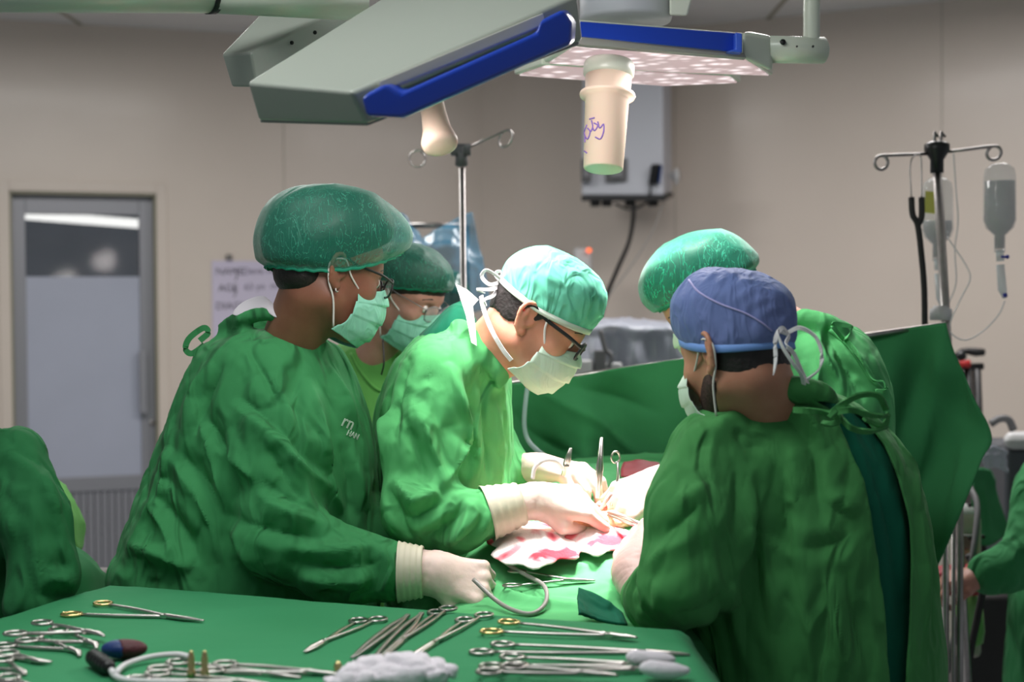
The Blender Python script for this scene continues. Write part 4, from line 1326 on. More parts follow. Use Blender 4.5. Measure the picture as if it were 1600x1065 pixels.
def clog_mesh(b, f, l):
    V = []; F = []; n = 16
    prof = [(-0.10, 0.030, 0.060), (-0.09, 0.036, 0.070), (0.0, 0.040, 0.075), (0.08, 0.048, 0.055), (0.14, 0.040, 0.035), (0.165, 0.015, 0.012)]
    for x, w, h in prof:
        for k in range(n):
            t = 2 * math.pi * k / n
            V.append(b + f * x + l * w * math.cos(t) + np.array([0, 0, max(0.0, h / 2 + h / 2 * math.sin(t) * 1.0)]))
    for i in range(len(prof) - 1):
        for k in range(n): j = (k + 1) % n; F.append((i * n + k, i * n + j, (i + 1) * n + j, (i + 1) * n + k))
    F += [tuple(range(n))[::-1], tuple((len(prof) - 1) * n + k for k in range(n))]
    return V, F


# ------------------------------------------------------------------ people: gloved hands
def hand(root, wrist, toward, dorsal, S=1.0, curls=((35, 40, 25),) * 4, thumb=(0.045, 0.030, -0.030), right=True, mat=None, forearm=None, fr=(0.030, 0.042), cuff=True, spread=1.0, wid=1.0, side=None, cuffmat=None, seed=3):
    """x to the fingers, y to the thumb, z out of the back of the hand. curls: index..little (knuckle, middle, tip degrees)"""
    x = np.array(toward, float); x /= np.linalg.norm(x)
    z = np.array(dorsal, float); z -= x * (z @ x); z /= np.linalg.norm(z)
    y = np.cross(z, x) * (1 if right else -1)
    B = np.stack([x, y, z], 1); W = np.array(wrist, float)
    w = lambda v: (np.asarray(v) * S) @ B.T + W
    inv = lambda p: ((np.asarray(p) - W) @ B) / S
    p = [(cone((0.0, 0, 0), (0.03, 0, 0), 0.027, 0.030, (0, 0, 1), 0.75), 0)]
    ys = [0.028 * wid, 0.0095 * wid, -0.0095 * wid, -0.027 * wid]; kx = [0.088, 0.092, 0.087, 0.079]
    for i in range(4):
        p.append((cone((0.02, ys[i] * 0.55, 0.0), (kx[i], ys[i], 0.002), 0.017, 0.0118), 0.012))
    Lf = [(0.042, 0.025, 0.021), (0.046, 0.029, 0.022), (0.043, 0.027, 0.021), (0.034, 0.020, 0.019)]
    for i in range(4):
        a = np.array([kx[i], ys[i], 0.002]); ang = 0; yaw = (1.5 - i) * R(4) * spread
        rr = [0.0108, 0.0098, 0.0090, 0.0078] if i < 3 else [0.0096, 0.0086, 0.008, 0.0068]
        for j in range(3):
            ang += R(curls[i][j])
            d = np.array([math.cos(ang) * math.cos(yaw), math.sin(yaw), -math.sin(ang)])
            b = a + d * Lf[i][j]
            p.append((cone(a, b, rr[j], rr[j + 1]), 0.006 if j == 0 else 0.0025))
            a = b
    t0 = np.array([0.018, 0.020, -0.006]); t1 = t0 + np.array([0.030, 0.022, -0.012]); t2 = np.array([0.052, 0, 0]) * 0 + np.array(thumb) + np.array([0.03, 0.02, 0.0]) * 0.5; 
    t3 = t2 + (t2 - t1) / np.linalg.norm(t2 - t1) * 0.026
    p.append((cone(t0, t1, 0.017, 0.0135), 0.012)); p.append((cone(t1, t2, 0.0128, 0.0108), 0.004)); p.append((cone(t2, t3, 0.0105, 0.0088), 0.003))
    fa = inv(forearm) if forearm is not None else np.array([-0.10, 0, 0])
    p.append((cone((0.0, 0, 0), fa, fr[0] / S, fr[1] / S, (0, 0, 1), 0.9), 0.018))
    f = union(p)
    lo = np.minimum([-0.11, -0.09, -0.12], fa - 0.06); hi = np.maximum([0.20, 0.10, 0.05], fa + 0.06)
    V, F = nets(f, lo, hi, 0.0030)
    N = normals(V, F)
    # the glove wrinkles around the wrist
    k = np.exp(-((V[:, 0] + 0.01) / 0.05) ** 2)
    V = V + N * (0.0016 * k * ridged(V * np.array([70, 18, 18]) + seed, seed) + 0.0007 * ridged(V * 45, seed + 1))[:, None]
    V = relax(V, F, 1, 0.3)
    g = mesh('glove', w(V), F, mat or MT['glove'], root)
    if cuff:
        ax = fa / np.linalg.norm(fa); Ln = np.linalg.norm(fa)
        m = MB(); c0 = np.array([0, 0, 0]) + ax * Ln * 0.28; c1 = fa * 1.0
        nn = 40; pts = []; rad = []
        for i in range(14):
            t = i / 13; pts.append(c0 + (c1 - c0) * t); rad.append((fr[0] * (1 - t) + fr[1] * t) / S * 1.06 + 0.0035 + 0.0012 * math.sin(i * 2.1))
        m.tube(pts, rad, nn, cap=False)
        v = np.concatenate(m.V)
        mesh('glove_cuff', w(v), m.F, cuffmat or MT['cuff'], root, solid=0.0015)
    return g


def ribbon(root, name, pts, wd, mat, th=0.0012, parent=None, twist=0.0, wdir=(0, 0, 1)):
    """flat tape along points"""
    p = spline(np.array(pts, float), 7); T = np.gradient(p, axis=0); T /= np.linalg.norm(T, axis=1)[:, None] + 1e-9
    V = []; n = len(p)
    for i in range(n):
        w = np.array(wdir, float); a = twist * i / n
        s = np.cross(T[i], w); s = s / (np.linalg.norm(s) + 1e-9); u = np.cross(s, T[i])
        q = u * math.cos(a) + s * math.sin(a); r = np.cross(T[i], q)
        for (a_, b_) in ((-1, -1), (1, -1), (1, 1), (-1, 1)): V.append(p[i] + q * wd / 2 * a_ + r * th / 2 * b_)
    F = []
    for i in range(n - 1):
        for k in range(4): l = (k + 1) % 4; F.append((i * 4 + k, i * 4 + l, i * 4 + 4 + l, i * 4 + 4 + k))
    F += [(3, 2, 1, 0), tuple((n - 1) * 4 + k for k in range(4))]
    return mesh(name, V, F, mat, parent or root, smooth=False)


def hair_shell(H, zl, xl, mat='hair'):
    """short hair: a thin layer over the back of the skull, ending at the nape"""
    a = ell((-0.004, 0, 0.036), (0.098, 0.077, 0.086)); b = ell((-0.020, 0, -0.030), (0.062, 0.060, 0.060))

    def f(p):
        d = smin(a(p), b(p), 0.03) - 0.004 - 0.0015 * ridged(p * np.array([40, 90, 30]), 4)
        d = np.maximum(d, zl + 0.35 * np.maximum(p[:, 0] + 0.04, 0) - p[:, 2] + 0.004 * noise(p * 120, 2))
        return np.maximum(d, p[:, 0] - xl - 0.8 * np.maximum(p[:, 2] - 0.0, 0))
    V, F = nets(f, (-0.13, -0.11, -0.12), (0.13, 0.11, 0.13), 0.003)
    return mesh('hair', H.w(V), F, MT[mat], H.root)


# folds: (polyline, height in metres, width in metres)
def vv(*pts): return (list(pts), -0.015, 0.017)
def rr_(*pts): return (list(pts), 0.014, 0.015)
def big(*pts): return (list(pts), -0.028, 0.026)


# ================================================================== woman on the left
def at_floor(x, y, d): q = P(x, y, d); return np.array([q[0], q[1], 0.0])


PA = empty('person', at_floor(420, 800, 2.95), 'woman in a sea-green net cap, glasses and crumpled green gown, largest figure on the left', 'person')
HA = Head(PA, P(516, 425, 2.83), 16, 27, 0, 1.04, MT['skin_a'], P(448, 560, 2.90), 0.060)
hm = MB(); hm.sphere((-0.030, 0, 0.045), (0.098, 0.083, 0.088), 40); hm.sphere((-0.080, 0, 0.062), (0.068, 0.080, 0.078), 32); hm.sphere((-0.058, 0, -0.018), (0.050, 0.064, 0.048), 24)
HA.part('nape_hair', hm, MT['hair'])
HA.loft('hair', [(0.084, -0.112, 0.079, 0.078, -0.018), (0.097, -0.134, 0.092, 0.094, 0.0), (0.098, -0.147, 0.101, 0.118, 0.04), (0.080, -0.138, 0.094, 0.142, 0.095), (0.038, -0.098, 0.068, 0.156, 0.131)], (-0.02, -0.03, 0.004, 0.160, 0.156), MT['hair'], dip=0.012, amp=0.006, seed=7, wr=(10, 20, 12))
CA = HA.loft('bouffant_cap', [(0.128, -0.122, 0.087, 0.080, -0.024), (0.142, -0.146, 0.103, 0.094, -0.010), (0.137, -0.160, 0.113, 0.122, 0.035), (0.104, -0.150, 0.104, 0.148, 0.095), (0.052, -0.108, 0.076, 0.164, 0.137)], (-0.025, -0.035, 0.004, 0.168, 0.163), MT['net_a'], dip=0.024, ruf=0.014, ruf_n=56, amp=0.006, seed=4, wr=(10, 16, 10), rows=44, n=140)
HA.rimband('elastic_rim', MT['net_rim'], 0.008, 0.002, out=0.0)
mk = HA.mask(MT['mask'], push=0.004, drop=0.006)
HA.earloops(mk, (1, -1))
HA.glasses(MT['black'], r=0.0022, tr=0.0024)
HA.tube('earring', [(-0.010, -0.083, -0.036), (-0.008, -0.085, -0.042), (-0.004, -0.083, -0.040)], 0.0016, MT['steel'])
LVA = [lv(508, 352, 470, 2.95, .10), lv(530, 318, 520, 2.95, .15), lv(565, 296, 548, 2.95, .18), lv(640, 268, 572, 2.95, .20), lv(720, 238, 584, 2.95, .205), lv(800, 208, 586, 2.95, .205), lv(860, 190, 588, 2.95, .205), lv(930, 172, 590, 2.95, .205)]
armA = ([P(415, 590, 2.84), P(425, 700, 2.77), P(440, 835, 2.74), P(530, 885, 2.72), P(610, 892, 2.72)], [0.085, 0.082, 0.082, 0.072, 0.056], 0.05)
armA2 = ([P(470, 600, 3.05), P(520, 760, 3.03), P(585, 830, 2.96)], [0.075, 0.06, 0.05], 0.05)
fA = [
    big((480, 590), (492, 640), (500, 700), (512, 760), (535, 800)),
    vv((350, 624), (425, 680), (468, 723), (505, 760), (538, 807)), rr_((360, 610), (430, 662), (475, 706), (512, 745)),
    vv((300, 640), (330, 700), (350, 770), (352, 830)), rr_((318, 640), (352, 710), (372, 780)),
    vv((400, 560), (430, 600), (450, 650), (452, 700)), rr_((385, 540), (418, 590), (436, 640)),
    vv((250, 700), (300, 760), (330, 820), (340, 880)), rr_((262, 690), (318, 752), (352, 812)),
    vv((360, 817), (380, 860), (400, 900)), rr_((345, 800), (400, 822), (460, 836), (520, 838)),
    vv((395, 760), (430, 790), (480, 812), (520, 822)), rr_((400, 745), (440, 772), (490, 796)),
    vv((440, 850), (490, 862), (540, 862), (590, 850)), rr_((450, 872), (500, 884), (560, 884), (600, 872)),
    vv((470, 902), (530, 908), (590, 900)), vv((545, 700), (560, 750), (562, 800)), rr_((532, 690), (548, 740), (550, 790)),
    vv((225, 780), (260, 830), (290, 900)), rr_((240, 770), (280, 820), (312, 880)),
    vv((330, 560), (300, 620), (285, 680)), rr_((350, 565), (322, 620), (306, 680)),
    vv((590, 850), (602, 880), (605, 925)), rr_((576, 850), (586, 885), (586, 925)), vv((555, 850), (562, 890), (556, 925)),
    rr_((420, 700), (452, 750), (480, 780)), vv((330, 690), (380, 730), (410, 760)), vv((505, 560), (540, 620), (560, 680)),
    big((175, 842), (240, 862), (300, 890)), vv((270, 650), (262, 720), (240, 800))]
GA = garment('gown', PA, LVA, [armA, armA2], MT['gown'], folds=fA, rid=0.010, rsc=(6, 6, 3.2), seed=3, fine=0.004,
             extra=collar([(345, 512, 2.9), (375, 497, 2.86), (418, 490, 2.825), (458, 505, 2.82), (490, 528, 2.84), (510, 548, 2.92)], 0.011) + collar([(345, 512, 3.0), (390, 500, 3.02), (450, 515, 3.02), (508, 550, 3.0)]))
ribbon(PA, 'gown_tie', pxline((318, 540, 2.9), (300, 552, 2.88), (290, 545, 2.88), (296, 528, 2.88), (318, 512, 2.88), (325, 520, 2.88), (312, 532, 2.88)), 0.012, MT['gown'], 0.002)
ribbon(PA, 'gown_tie', pxline((318, 538, 2.9), (306, 552, 2.88), (306, 572, 2.88)), 0.010, MT['gown'], 0.002)
# white undershirt collar
m = MB().add([P(352, 500, 2.86), P(378, 470, 2.88), P(412, 460, 2.86), P(420, 465, 2.84), P(445, 495, 2.80), P(430, 502, 2.80), P(410, 478, 2.83), P(395, 492, 2.84)], [(0, 1, 2, 7), (2, 3, 6, 7), (3, 4, 5, 6)])
m.build('white_collar', MT['cloth_white'], PA, solid=0.006, smooth=False, sub=2)
hand(PA, P(676, 893, 2.72), P(760, 915, 2.70) - P(676, 893, 2.72), (0.1, -0.85, 0.6), 1.14, ((62, 75, 40), (66, 75, 40), (68, 75, 40), (70, 70, 40)), thumb=(0.062, 0.024, -0.028), right=False, forearm=P(622, 893, 2.72), fr=(0.041, 0.050), wid=1.15)
hand(PA, P(628, 838, 2.98), P(690, 868, 2.96) - P(628, 838, 2.98), (0.2, -0.3, 0.9), 0.98, ((35, 55, 30),) * 4, right=True, forearm=P(585, 828, 3.0), fr=(0.033, 0.043), mat=MT['glove_pink'], cuff=False)
hit = drop(GA, ((534, 656), (548, 664)), 0.004)
if len(hit):
    for body, px_, sz in (('rn', (532, 664), 0.036), ('HAN', (541, 679), 0.017)):
        h_ = drop(GA, (px_, (px_[0] + 22, px_[1] + 10)), 0.004)
        xd = h_[-1] - h_[0]; xd /= np.linalg.norm(xd); n_ = CM[:3, 3] - h_[0]; n_ -= xd * (n_ @ xd); n_ /= np.linalg.norm(n_)
        Mx = np.eye(4); Mx[:3, 0] = xd; Mx[:3, 1] = np.cross(n_, xd); Mx[:3, 2] = n_; Mx[:3, 3] = h_[0]
        text_on(body, sz, 'printed_lettering', MT['band_white'], Mx.tolist(), PA)
legs_and_shoes(PA, P(400, 800, 3.0), 20)

# ================================================================== person behind her
PB = empty('person', at_floor(580, 700, 3.6), 'masked person in glasses and lime scrub top, standing between two gowned colleagues', 'person')
HB = Head(PB, P(632, 462, 3.55), 24, -28, 0, 1.0, MT['skin_b'], P(585, 560, 3.62), 0.055)
hm = MB(); hm.sphere((-0.008, 0, 0.044), (0.106, 0.084, 0.083), 40); HB.part('hair', hm, MT['hair_brown'])
HB.loft('bouffant_cap', [(0.100, -0.105, 0.086, 0.055, -0.010), (0.108, -0.125, 0.095, 0.064, 0.004), (0.104, -0.13, 0.098, 0.088, 0.045), (0.082, -0.11, 0.088, 0.114, 0.088), (0.04, -0.065, 0.056, 0.130, 0.118)], (0.0, -0.01, 0.004, 0.134, 0.132), MT['net_a'], ruf=0.012, ruf_n=40, amp=0.005, seed=9)
HB.rimband('elastic_rim', MT['net_rim'], 0.007, 0.002, out=0.0)
mk = HB.mask(MT['mask'], push=0.003, drop=0.002); HB.earloops(mk)
HB.glasses(MT['steel_dark'], r=0.0012, tr=0.0013, h=0.020)
LVB = [lv(520, 555, 625, 3.68, .07), lv(545, 515, 665, 3.68, .10), lv(580, 480, 700, 3.68, .12), lv(640, 470, 712, 3.68, .13), lv(800, 480, 700, 3.68, .14), lv(1000, 480, 700, 3.68, .14)]
SB = garment('scrub_top', PB, LVB, [([P(490, 590, 3.68), P(480, 700, 3.68), P(500, 800, 3.6)], [.07, .065, .05], .05), ([P(695, 590, 3.68), P(705, 700, 3.68), P(690, 800, 3.6)], [.07, .065, .05], .05)], MT['scrub_lime'], h=0.010, rid=0.004, seed=8, folds=[(((520, 560), (545, 610), (575, 640)), -.006, .012)], fine=0.001)
m = MB(); m.tube(drop(SB, ((548, 552), (562, 578), (584, 604), (600, 610), (612, 596)), 0.001), 0.004, 8); m.build('neckline', MT['scrub_lime'], PB)
m = MB(); m.tube(spline(pxline((598, 530, 3.47), (600, 565, 3.45), (596, 585, 3.455)), 6), 0.0022, 6); m.build('lanyard', MT['black'], PB)
legs_and_shoes(PB, P(580, 700, 3.68), -40, 0.6)

# ================================================================== middle surgeon
PC = empty('person', at_floor(690, 800, 3.05), 'surgeon in a mint cap with black-framed glasses bending over the open wound, centre', 'person')
HC = Head(PC, P(836, 500, 2.97), 34, -4, 0, 1.05, MT['skin_c'], P(728, 592, 3.04), 0.064)
hair_shell(HC, -0.026, 0.004)
CC = HC.loft('surgical_cap', [(0.1035, -0.104, 0.083, 0.038, 0.030), (0.107, -0.110, 0.089, 0.060, 0.050), (0.106, -0.110, 0.094, 0.086, 0.074), (0.096, -0.096, 0.090, 0.114, 0.104), (0.070, -0.070, 0.070, 0.136, 0.130), (0.036, -0.034, 0.036, 0.147, 0.144)], (0.0, -0.0, 0.004, 0.150, 0.148), MT['cap_c'], amp=0.004, dip=0.012, folds=[(((845, 425), (870, 440), (900, 452)), .004, .006), (((855, 452), (862, 462), (868, 472)), .004, .005), (((872, 448), (882, 458), (886, 468)), .004, .005), (((888, 452), (900, 460), (905, 468)), .004, .005), (((922, 450), (928, 470), (926, 490)), -.005, .006), (((800, 420), (840, 410), (880, 418)), .003, .008), (((810, 450), (850, 480), (890, 495)), .003, .008)], seed=6, wr=(8, 10, 20))
HC.rimband('cap_band', MT['band_white'], 0.011, 0.0025, out=0.0005)
mk = HC.mask(MT['mask_white'], push=0.001, drop=0.0)
x = lambda *a: HC.w(a)
HC.tube('mask_tie', [(0.045, -0.064, -0.028), (0.028, -0.075, 0.0), (0.020, -0.082, 0.030)], 0.0024, MT['tie_white'], 6, mk)
HC.tube('mask_tie', [(0.045, 0.064, -0.028), (0.028, 0.075, 0.0), (0.020, 0.082, 0.030)], 0.0024, MT['tie_white'], 6, mk)
ribbon(PC, 'mask_tie', pxline((799, 563, 2.885), (785, 545, 2.885), (768, 515, 2.89), (755, 480, 2.92), (752, 462, 2.96)), 0.009, MT['tie_white'], 0.0015, wdir=(0.8, -0.3, 0.3))
HC.glasses(MT['black'], r=0.0028, tr=0.0036, w=0.026, h=0.017, arm_z=0.016)
for q in (((784, 440, 2.95), (765, 444, 2.93), (753, 432, 2.93), (760, 422, 2.93), (778, 432, 2.94), (786, 440, 2.95)),
          ((784, 440, 2.95), (774, 428, 2.96), (782, 424, 2.96), (788, 436, 2.95)),
          ((780, 448, 2.95), (765, 452, 2.92), (745, 452, 2.92), (758, 458, 2.92)),
          ((778, 450, 2.95), (770, 462, 2.93), (757, 468, 2.92), (760, 478, 2.92))):
    ribbon(PC, 'cap_tie', pxline(*q), 0.008, MT['tie_white'], 0.0015, twist=1.5)
m = MB().add([P(712, 443, 2.95), P(730, 452, 2.94), P(748, 468, 2.93), P(741, 476, 2.93), P(739, 478, 2.93), P(743, 510, 2.92), P(745, 540, 2.90), P(737, 535, 2.91), P(728, 492, 2.93)], [(0, 1, 2, 3), (0, 3, 4, 8), (4, 5, 7, 8), (5, 6, 7)])
m.build('mask_tail', MT['tie_white'], PC, solid=0.002, smooth=False)
LVC = [lv(508, 680, 745, 3.06, .10), lv(530, 648, 768, 3.07, .145), lv(555, 628, 786, 3.08, .165), lv(570, 615, 800, 3.10, .18), lv(640, 588, 804, 3.12, .20), lv(720, 582, 805, 3.14, .20), lv(800, 592, 806, 3.14, .20), lv(900, 600, 806, 3.14, .20), lv(1000, 600, 806, 3.14, .20)]
armC = ([P(680, 590, 2.93), P(655, 690, 2.87), P(655, 795, 2.83), P(712, 812, 2.83), P(772, 800, 2.84)], [0.080, 0.078, 0.076, 0.064, 0.048], 0.05)
armC2 = ([P(730, 590, 3.25), P(760, 690, 3.24), P(810, 735, 3.16)], [0.07, 0.06, 0.045], 0.05)
fC = [big((700, 565), (715, 620), (720, 680), (705, 730), (690, 765)), rr_((722, 580), (735, 640), (738, 690), (722, 735)),
      vv((735, 640), (745, 700), (740, 760)), rr_((752, 600), (762, 680), (766, 750)), vv((772, 620), (780, 700), (780, 770)),
      vv((640, 620), (668, 680), (685, 740), (690, 768)), rr_((625, 640), (650, 700), (670, 752)),
      big((635, 795), (660, 782), (688, 768)), rr_((632, 812), (668, 798), (700, 780)), vv((640, 830), (680, 812), (715, 790)),
      rr_((665, 842), (700, 820), (735, 790)), vv((690, 852), (722, 828), (748, 795)), rr_((712, 856), (742, 830), (760, 795)), vv((735, 850), (755, 825), (768, 790)),
      vv((610, 600), (600, 660), (598, 720)), rr_((640, 560), (622, 620), (612, 690)), vv((750, 560), (775, 590), (790, 640)), rr_((605, 760), (622, 800), (640, 840)), vv((615, 740), (640, 775), (655, 790))]
garment('gown', PC, LVC, [armC, armC2], MT['gown_c'], folds=fC, rid=0.009, rsc=(7, 7, 2.8), seed=14, fine=0.004,
             extra=collar([(712, 512, 2.99), (728, 521, 2.965), (748, 541, 2.95), (768, 562, 2.95), (790, 588, 2.98)], 0.010, 0.03))
garment('scrub_collar', PC, [lv(468, 700, 738, 3.05, .05), lv(500, 680, 745, 3.06, .09), lv(530, 650, 760, 3.08, .12), lv(570, 650, 770, 3.1, .12)], [], MT['scrub_teal'], h=0.01, rid=0.002, zbot=None, fine=0.001)
hand(PC, P(835, 780, 2.86), P(945, 790, 2.90) - P(835, 780, 2.86), (0.1, -0.55, 0.8), 1.18, ((28, 42, 25), (34, 45, 25), (40, 48, 30), (46, 50, 30)), thumb=(0.060, 0.022, -0.030), right=False, forearm=P(760, 802, 2.84), fr=(0.035, 0.048), mat=MT['glove'], wid=1.1)
hand(PC, P(838, 730, 3.14), P(930, 745, 3.05) - P(838, 730, 3.14), (0.1, -0.3, 0.95), 1.16, ((30, 45, 25), (38, 45, 25), (42, 50, 30), (48, 50, 30)), right=True, thumb=(0.062, 0.034, -0.026), forearm=P(795, 735, 3.18), fr=(0.034, 0.044), mat=MT['glove'], cuff=False)
legs_and_shoes(PC, P(690, 800, 3.08), 10)

# ================================================================== surgeon behind the blue cap
PE = empty('person', at_floor(1250, 800, 3.2), 'surgeon in a bright green net cap leaning in behind the blue-capped colleague', 'person')
HE = Head(PE, P(1110, 470, 3.2), 40, 172, 0, 1.02, MT['skin_c'], P(1225, 520, 3.2), 0.064)
HE.loft('hair', [(0.088, -0.108, 0.080, 0.062, -0.008), (0.098, -0.122, 0.088, 0.072, 0.006), (0.100, -0.130, 0.092, 0.098, 0.046), (0.082, -0.112, 0.086, 0.126, 0.094), (0.046, -0.068, 0.058, 0.144, 0.126)], (-0.005, -0.015, 0.004, 0.150, 0.147), MT['hair'], amp=0.006, seed=7, wr=(10, 20, 12))
HE.loft('bouffant_cap', [(0.100, -0.118, 0.085, 0.056, -0.010), (0.112, -0.138, 0.096, 0.066, 0.002), (0.114, -0.144, 0.102, 0.098, 0.045), (0.094, -0.126, 0.096, 0.132, 0.098), (0.054, -0.078, 0.066, 0.154, 0.134)], (-0.005, -0.015, 0.004, 0.160, 0.157), MT['net_e'], ruf=0.012, ruf_n=44, amp=0.004, seed=19, wr=(12, 12, 12))
HE.rimband('elastic_rim', MT['net_rim'], 0.009, 0.002, out=0.0)
mk = HE.mask(MT['mask_white']); HE.earloops(mk)
LVE = [lv(494, 1225, 1310, 3.22, .09), lv(525, 1185, 1352, 3.22, .15), lv(570, 1150, 1380, 3.22, .19), lv(640, 1130, 1394, 3.22, .21), lv(740, 1120, 1398, 3.22, .21), lv(860, 1120, 1398, 3.22, .21), lv(1000, 1125, 1398, 3.22, .21)]
armE = ([P(1190, 580, 3.12), P(1160, 690, 3.02), P(1100, 760, 2.98), P(1068, 752, 2.98)], [0.08, 0.07, 0.055, 0.045], 0.05)
armE2 = ([P(1210, 590, 3.38), P(1170, 700, 3.4), P(1100, 760, 3.3)], [0.07, 0.065, 0.05], 0.05)
fE = [vv((1270, 520), (1300, 580), (1330, 640)), rr_((1290, 515), (1325, 570), (1352, 630)), vv((1330, 545), (1360, 590), (1380, 650)), rr_((1350, 560), (1375, 610), (1388, 660)), vv((1255, 560), (1290, 620), (1310, 660))]
GE = garment('gown', PE, LVE, [armE, armE2], MT['gown_c'], folds=fE, rid=0.009, seed=24, fine=0.004, extra=collar([(1240, 502, 3.14), (1265, 497, 3.10), (1298, 508, 3.10), (1320, 522, 3.12)]))
for q in (((1296, 515), (1330, 545), (1360, 590), (1383, 612)),):
    m = MB(); m.tube(drop(GE, q, 0.002), 0.005, 8); m.build('placket', MT['gown_c'], PE)
ribbon(PE, 'gown_tie', pxline((1318, 530, 3.05), (1306, 516, 3.03), (1302, 506, 3.03), (1322, 508, 3.03), (1330, 512, 3.03), (1326, 524, 3.04), (1316, 532, 3.05)), 0.010, MT['gown_c'], 0.002, twist=1)
ribbon(PE, 'gown_tie', pxline((1322, 530, 3.05), (1345, 560, 3.02), (1362, 592, 3.0), (1380, 596, 3.0), (1384, 610, 3.0), (1368, 612, 3.0)), 0.012, MT['gown_c'], 0.003, twist=3)
hand(PE, P(1040, 752, 2.99), P(975, 785, 2.96) - P(1040, 752, 2.99), (-0.25, -0.8, 0.5), 1.22, ((30, 40, 22), (40, 48, 28), (46, 50, 30), (52, 50, 30)), thumb=(0.060, 0.030, -0.030), right=True, forearm=P(1090, 750, 2.99), fr=(0.034, 0.044), mat=MT['glove'], cuff=False, wid=1.15)
legs_and_shoes(PE, P(1260, 800, 3.22), 180)

# ================================================================== surgeon in the blue cap, nearest on the right
PD = empty('person', at_floor(1240, 900, 2.5), 'bearded surgeon in a blue tied cap, seen from behind in an open-backed green gown', 'person')
HD = Head(PD, P(1152, 549, 2.46), 14, 126, 0, 1.04, MT['skin_d'], P(1205, 660, 2.50), 0.062)
hair_shell(HD, -0.058, 0.002)
bm = union([(ell((0.030, 0, -0.012), (0.0645, 0.0625, 0.0925)), 0), (cone((0.0, 0.049, -0.050), (0.060, 0.018, -0.100), 0.0245, 0.021), 0.02), (cone((0.0, -0.049, -0.050), (0.060, -0.018, -0.100), 0.0245, 0.021), 0.02), (ell((0.078, 0, -0.103), (0.019, 0.021, 0.017)), 0.02)])
V, F = nets(bm, (-0.05, -0.1, -0.14), (0.13, 0.1, 0.1), 0.003)
c = V[F].mean(1); keep = (c[:, 2] < -0.018 - 0.9 * c[:, 0]) & (c[:, 0] > -0.012) & (c[:, 2] > -0.135)
keep |= (c[:, 0] > 0.006) & (c[:, 0] < 0.026) & (c[:, 2] < 0.03)
F = F[keep]; us = np.unique(F); mp = -np.ones(len(V), int); mp[us] = np.arange(len(us))
mesh('beard', HD.w(V[us] * 1.004), mp[F], MT['beard'], PD)
CDp = HD.loft('surgical_cap', [(0.098, -0.099, 0.082, 0.048, -0.012), (0.103, -0.108, 0.088, 0.058, 0.006), (0.106, -0.114, 0.092, 0.080, 0.040), (0.098, -0.108, 0.090, 0.112, 0.075), (0.070, -0.078, 0.068, 0.138, 0.108), (0.030, -0.035, 0.035, 0.150, 0.133)], (0.0, -0.004, 0.004, 0.146, 0.143), MT['cap_d'], dip=0.012, folds=[(((1100, 440), (1130, 415), (1160, 410)), .003, .006), (((1105, 455), (1140, 430), (1180, 425)), .003, .006), (((1120, 465), (1160, 440), (1200, 440)), .003, .006), (((1140, 475), (1180, 450), (1220, 460)), .003, .006), (((1165, 485), (1195, 465), (1225, 475)), .003, .006), (((1185, 497), (1210, 480), (1235, 490)), .003, .006), (((1215, 520), (1225, 500), (1238, 490)), .003, .005)], amp=0.0035, seed=31, wr=(16, 16, 6), rows=40, n=120)
HD.rimband('cap_band', MT['cap_d_band'], 0.014, 0.0025, out=0.0005)
m = MB(); m.tube(drop(CDp, ((1076, 437), (1092, 456), (1124, 474), (1164, 489), (1190, 504), (1206, 517)), 0.0005), 0.0018, 8); m.build('cap_seam', plain('cap_seam', srgb(170, 165, 215), 0.7), PD)
mk = HD.mask(MT['mask_white'], push=0.0, back=0.018); HD.earloops(mk)
for q in (((1232, 522, 2.36), (1222, 512, 2.34), (1212, 528, 2.33), (1212, 560, 2.33), (1210, 578, 2.33), (1208, 586, 2.33)),
          ((1232, 522, 2.36), (1216, 518, 2.33), (1222, 540, 2.32), (1238, 566, 2.32), (1252, 585, 2.33), (1256, 600, 2.35)),
          ((1230, 520, 2.36), (1250, 512, 2.33), (1274, 526, 2.32), (1284, 552, 2.32), (1280, 576, 2.32), (1262, 592, 2.33)),
          ((1234, 524, 2.36), (1228, 538, 2.32), (1240, 552, 2.32), (1250, 574, 2.33), (1262, 598, 2.35))):
    ribbon(PD, 'cap_tie', pxline(*q), 0.007, MT['tie_white'], 0.002, twist=2.0)
LVD = [lv(606, 1170, 1300, 2.55, .08), lv(632, 1105, 1345, 2.56, .14), lv(668, 1068, 1385, 2.58, .18), lv(710, 1050, 1415, 2.58, .20), lv(780, 1045, 1442, 2.58, .21), lv(860, 1050, 1456, 2.58, .21), lv(950, 1070, 1464, 2.58, .21), lv(1065, 1088, 1474, 2.58, .21)]
armD = ([P(1120, 715, 2.46), P(1090, 800, 2.42), P(1075, 900, 2.42), P(1035, 935, 2.50), P(1004, 930, 2.58)], [0.085, 0.080, 0.078, 0.060, 0.042], 0.05)
strip = np.array([(1268, 622), (1300, 640), (1325, 700), (1349, 752), (1368, 863), (1380, 950), (1391, 1100), (1412, 1100), (1421, 960), (1423, 870), (1421, 816), (1404, 750), (1382, 697), (1352, 655), (1320, 632)], float)


def in_poly(q, poly):
    x, y = q[:, 0], q[:, 1]; ins = np.zeros(len(q), bool); n = len(poly)
    for i in range(n):
        x1, y1 = poly[i]; x2, y2 = poly[(i + 1) % n]
        c = ((y1 > y) != (y2 > y)) & (x < (x2 - x1) * (y - y1) / (y2 - y1 + 1e-12) + x1)
        ins ^= c
    return ins


def cutD(V, F):
    c = V[F].mean(1); q = to_px(c)
    # the gown's back opening runs all the way down to its hem
    return ~(in_poly(q[:, :2], np.vstack([strip[:6], [(1391, 1100), (1391, 1900), (1412, 1900)], strip[7:]])) & (c[:, 1] < 2.56))


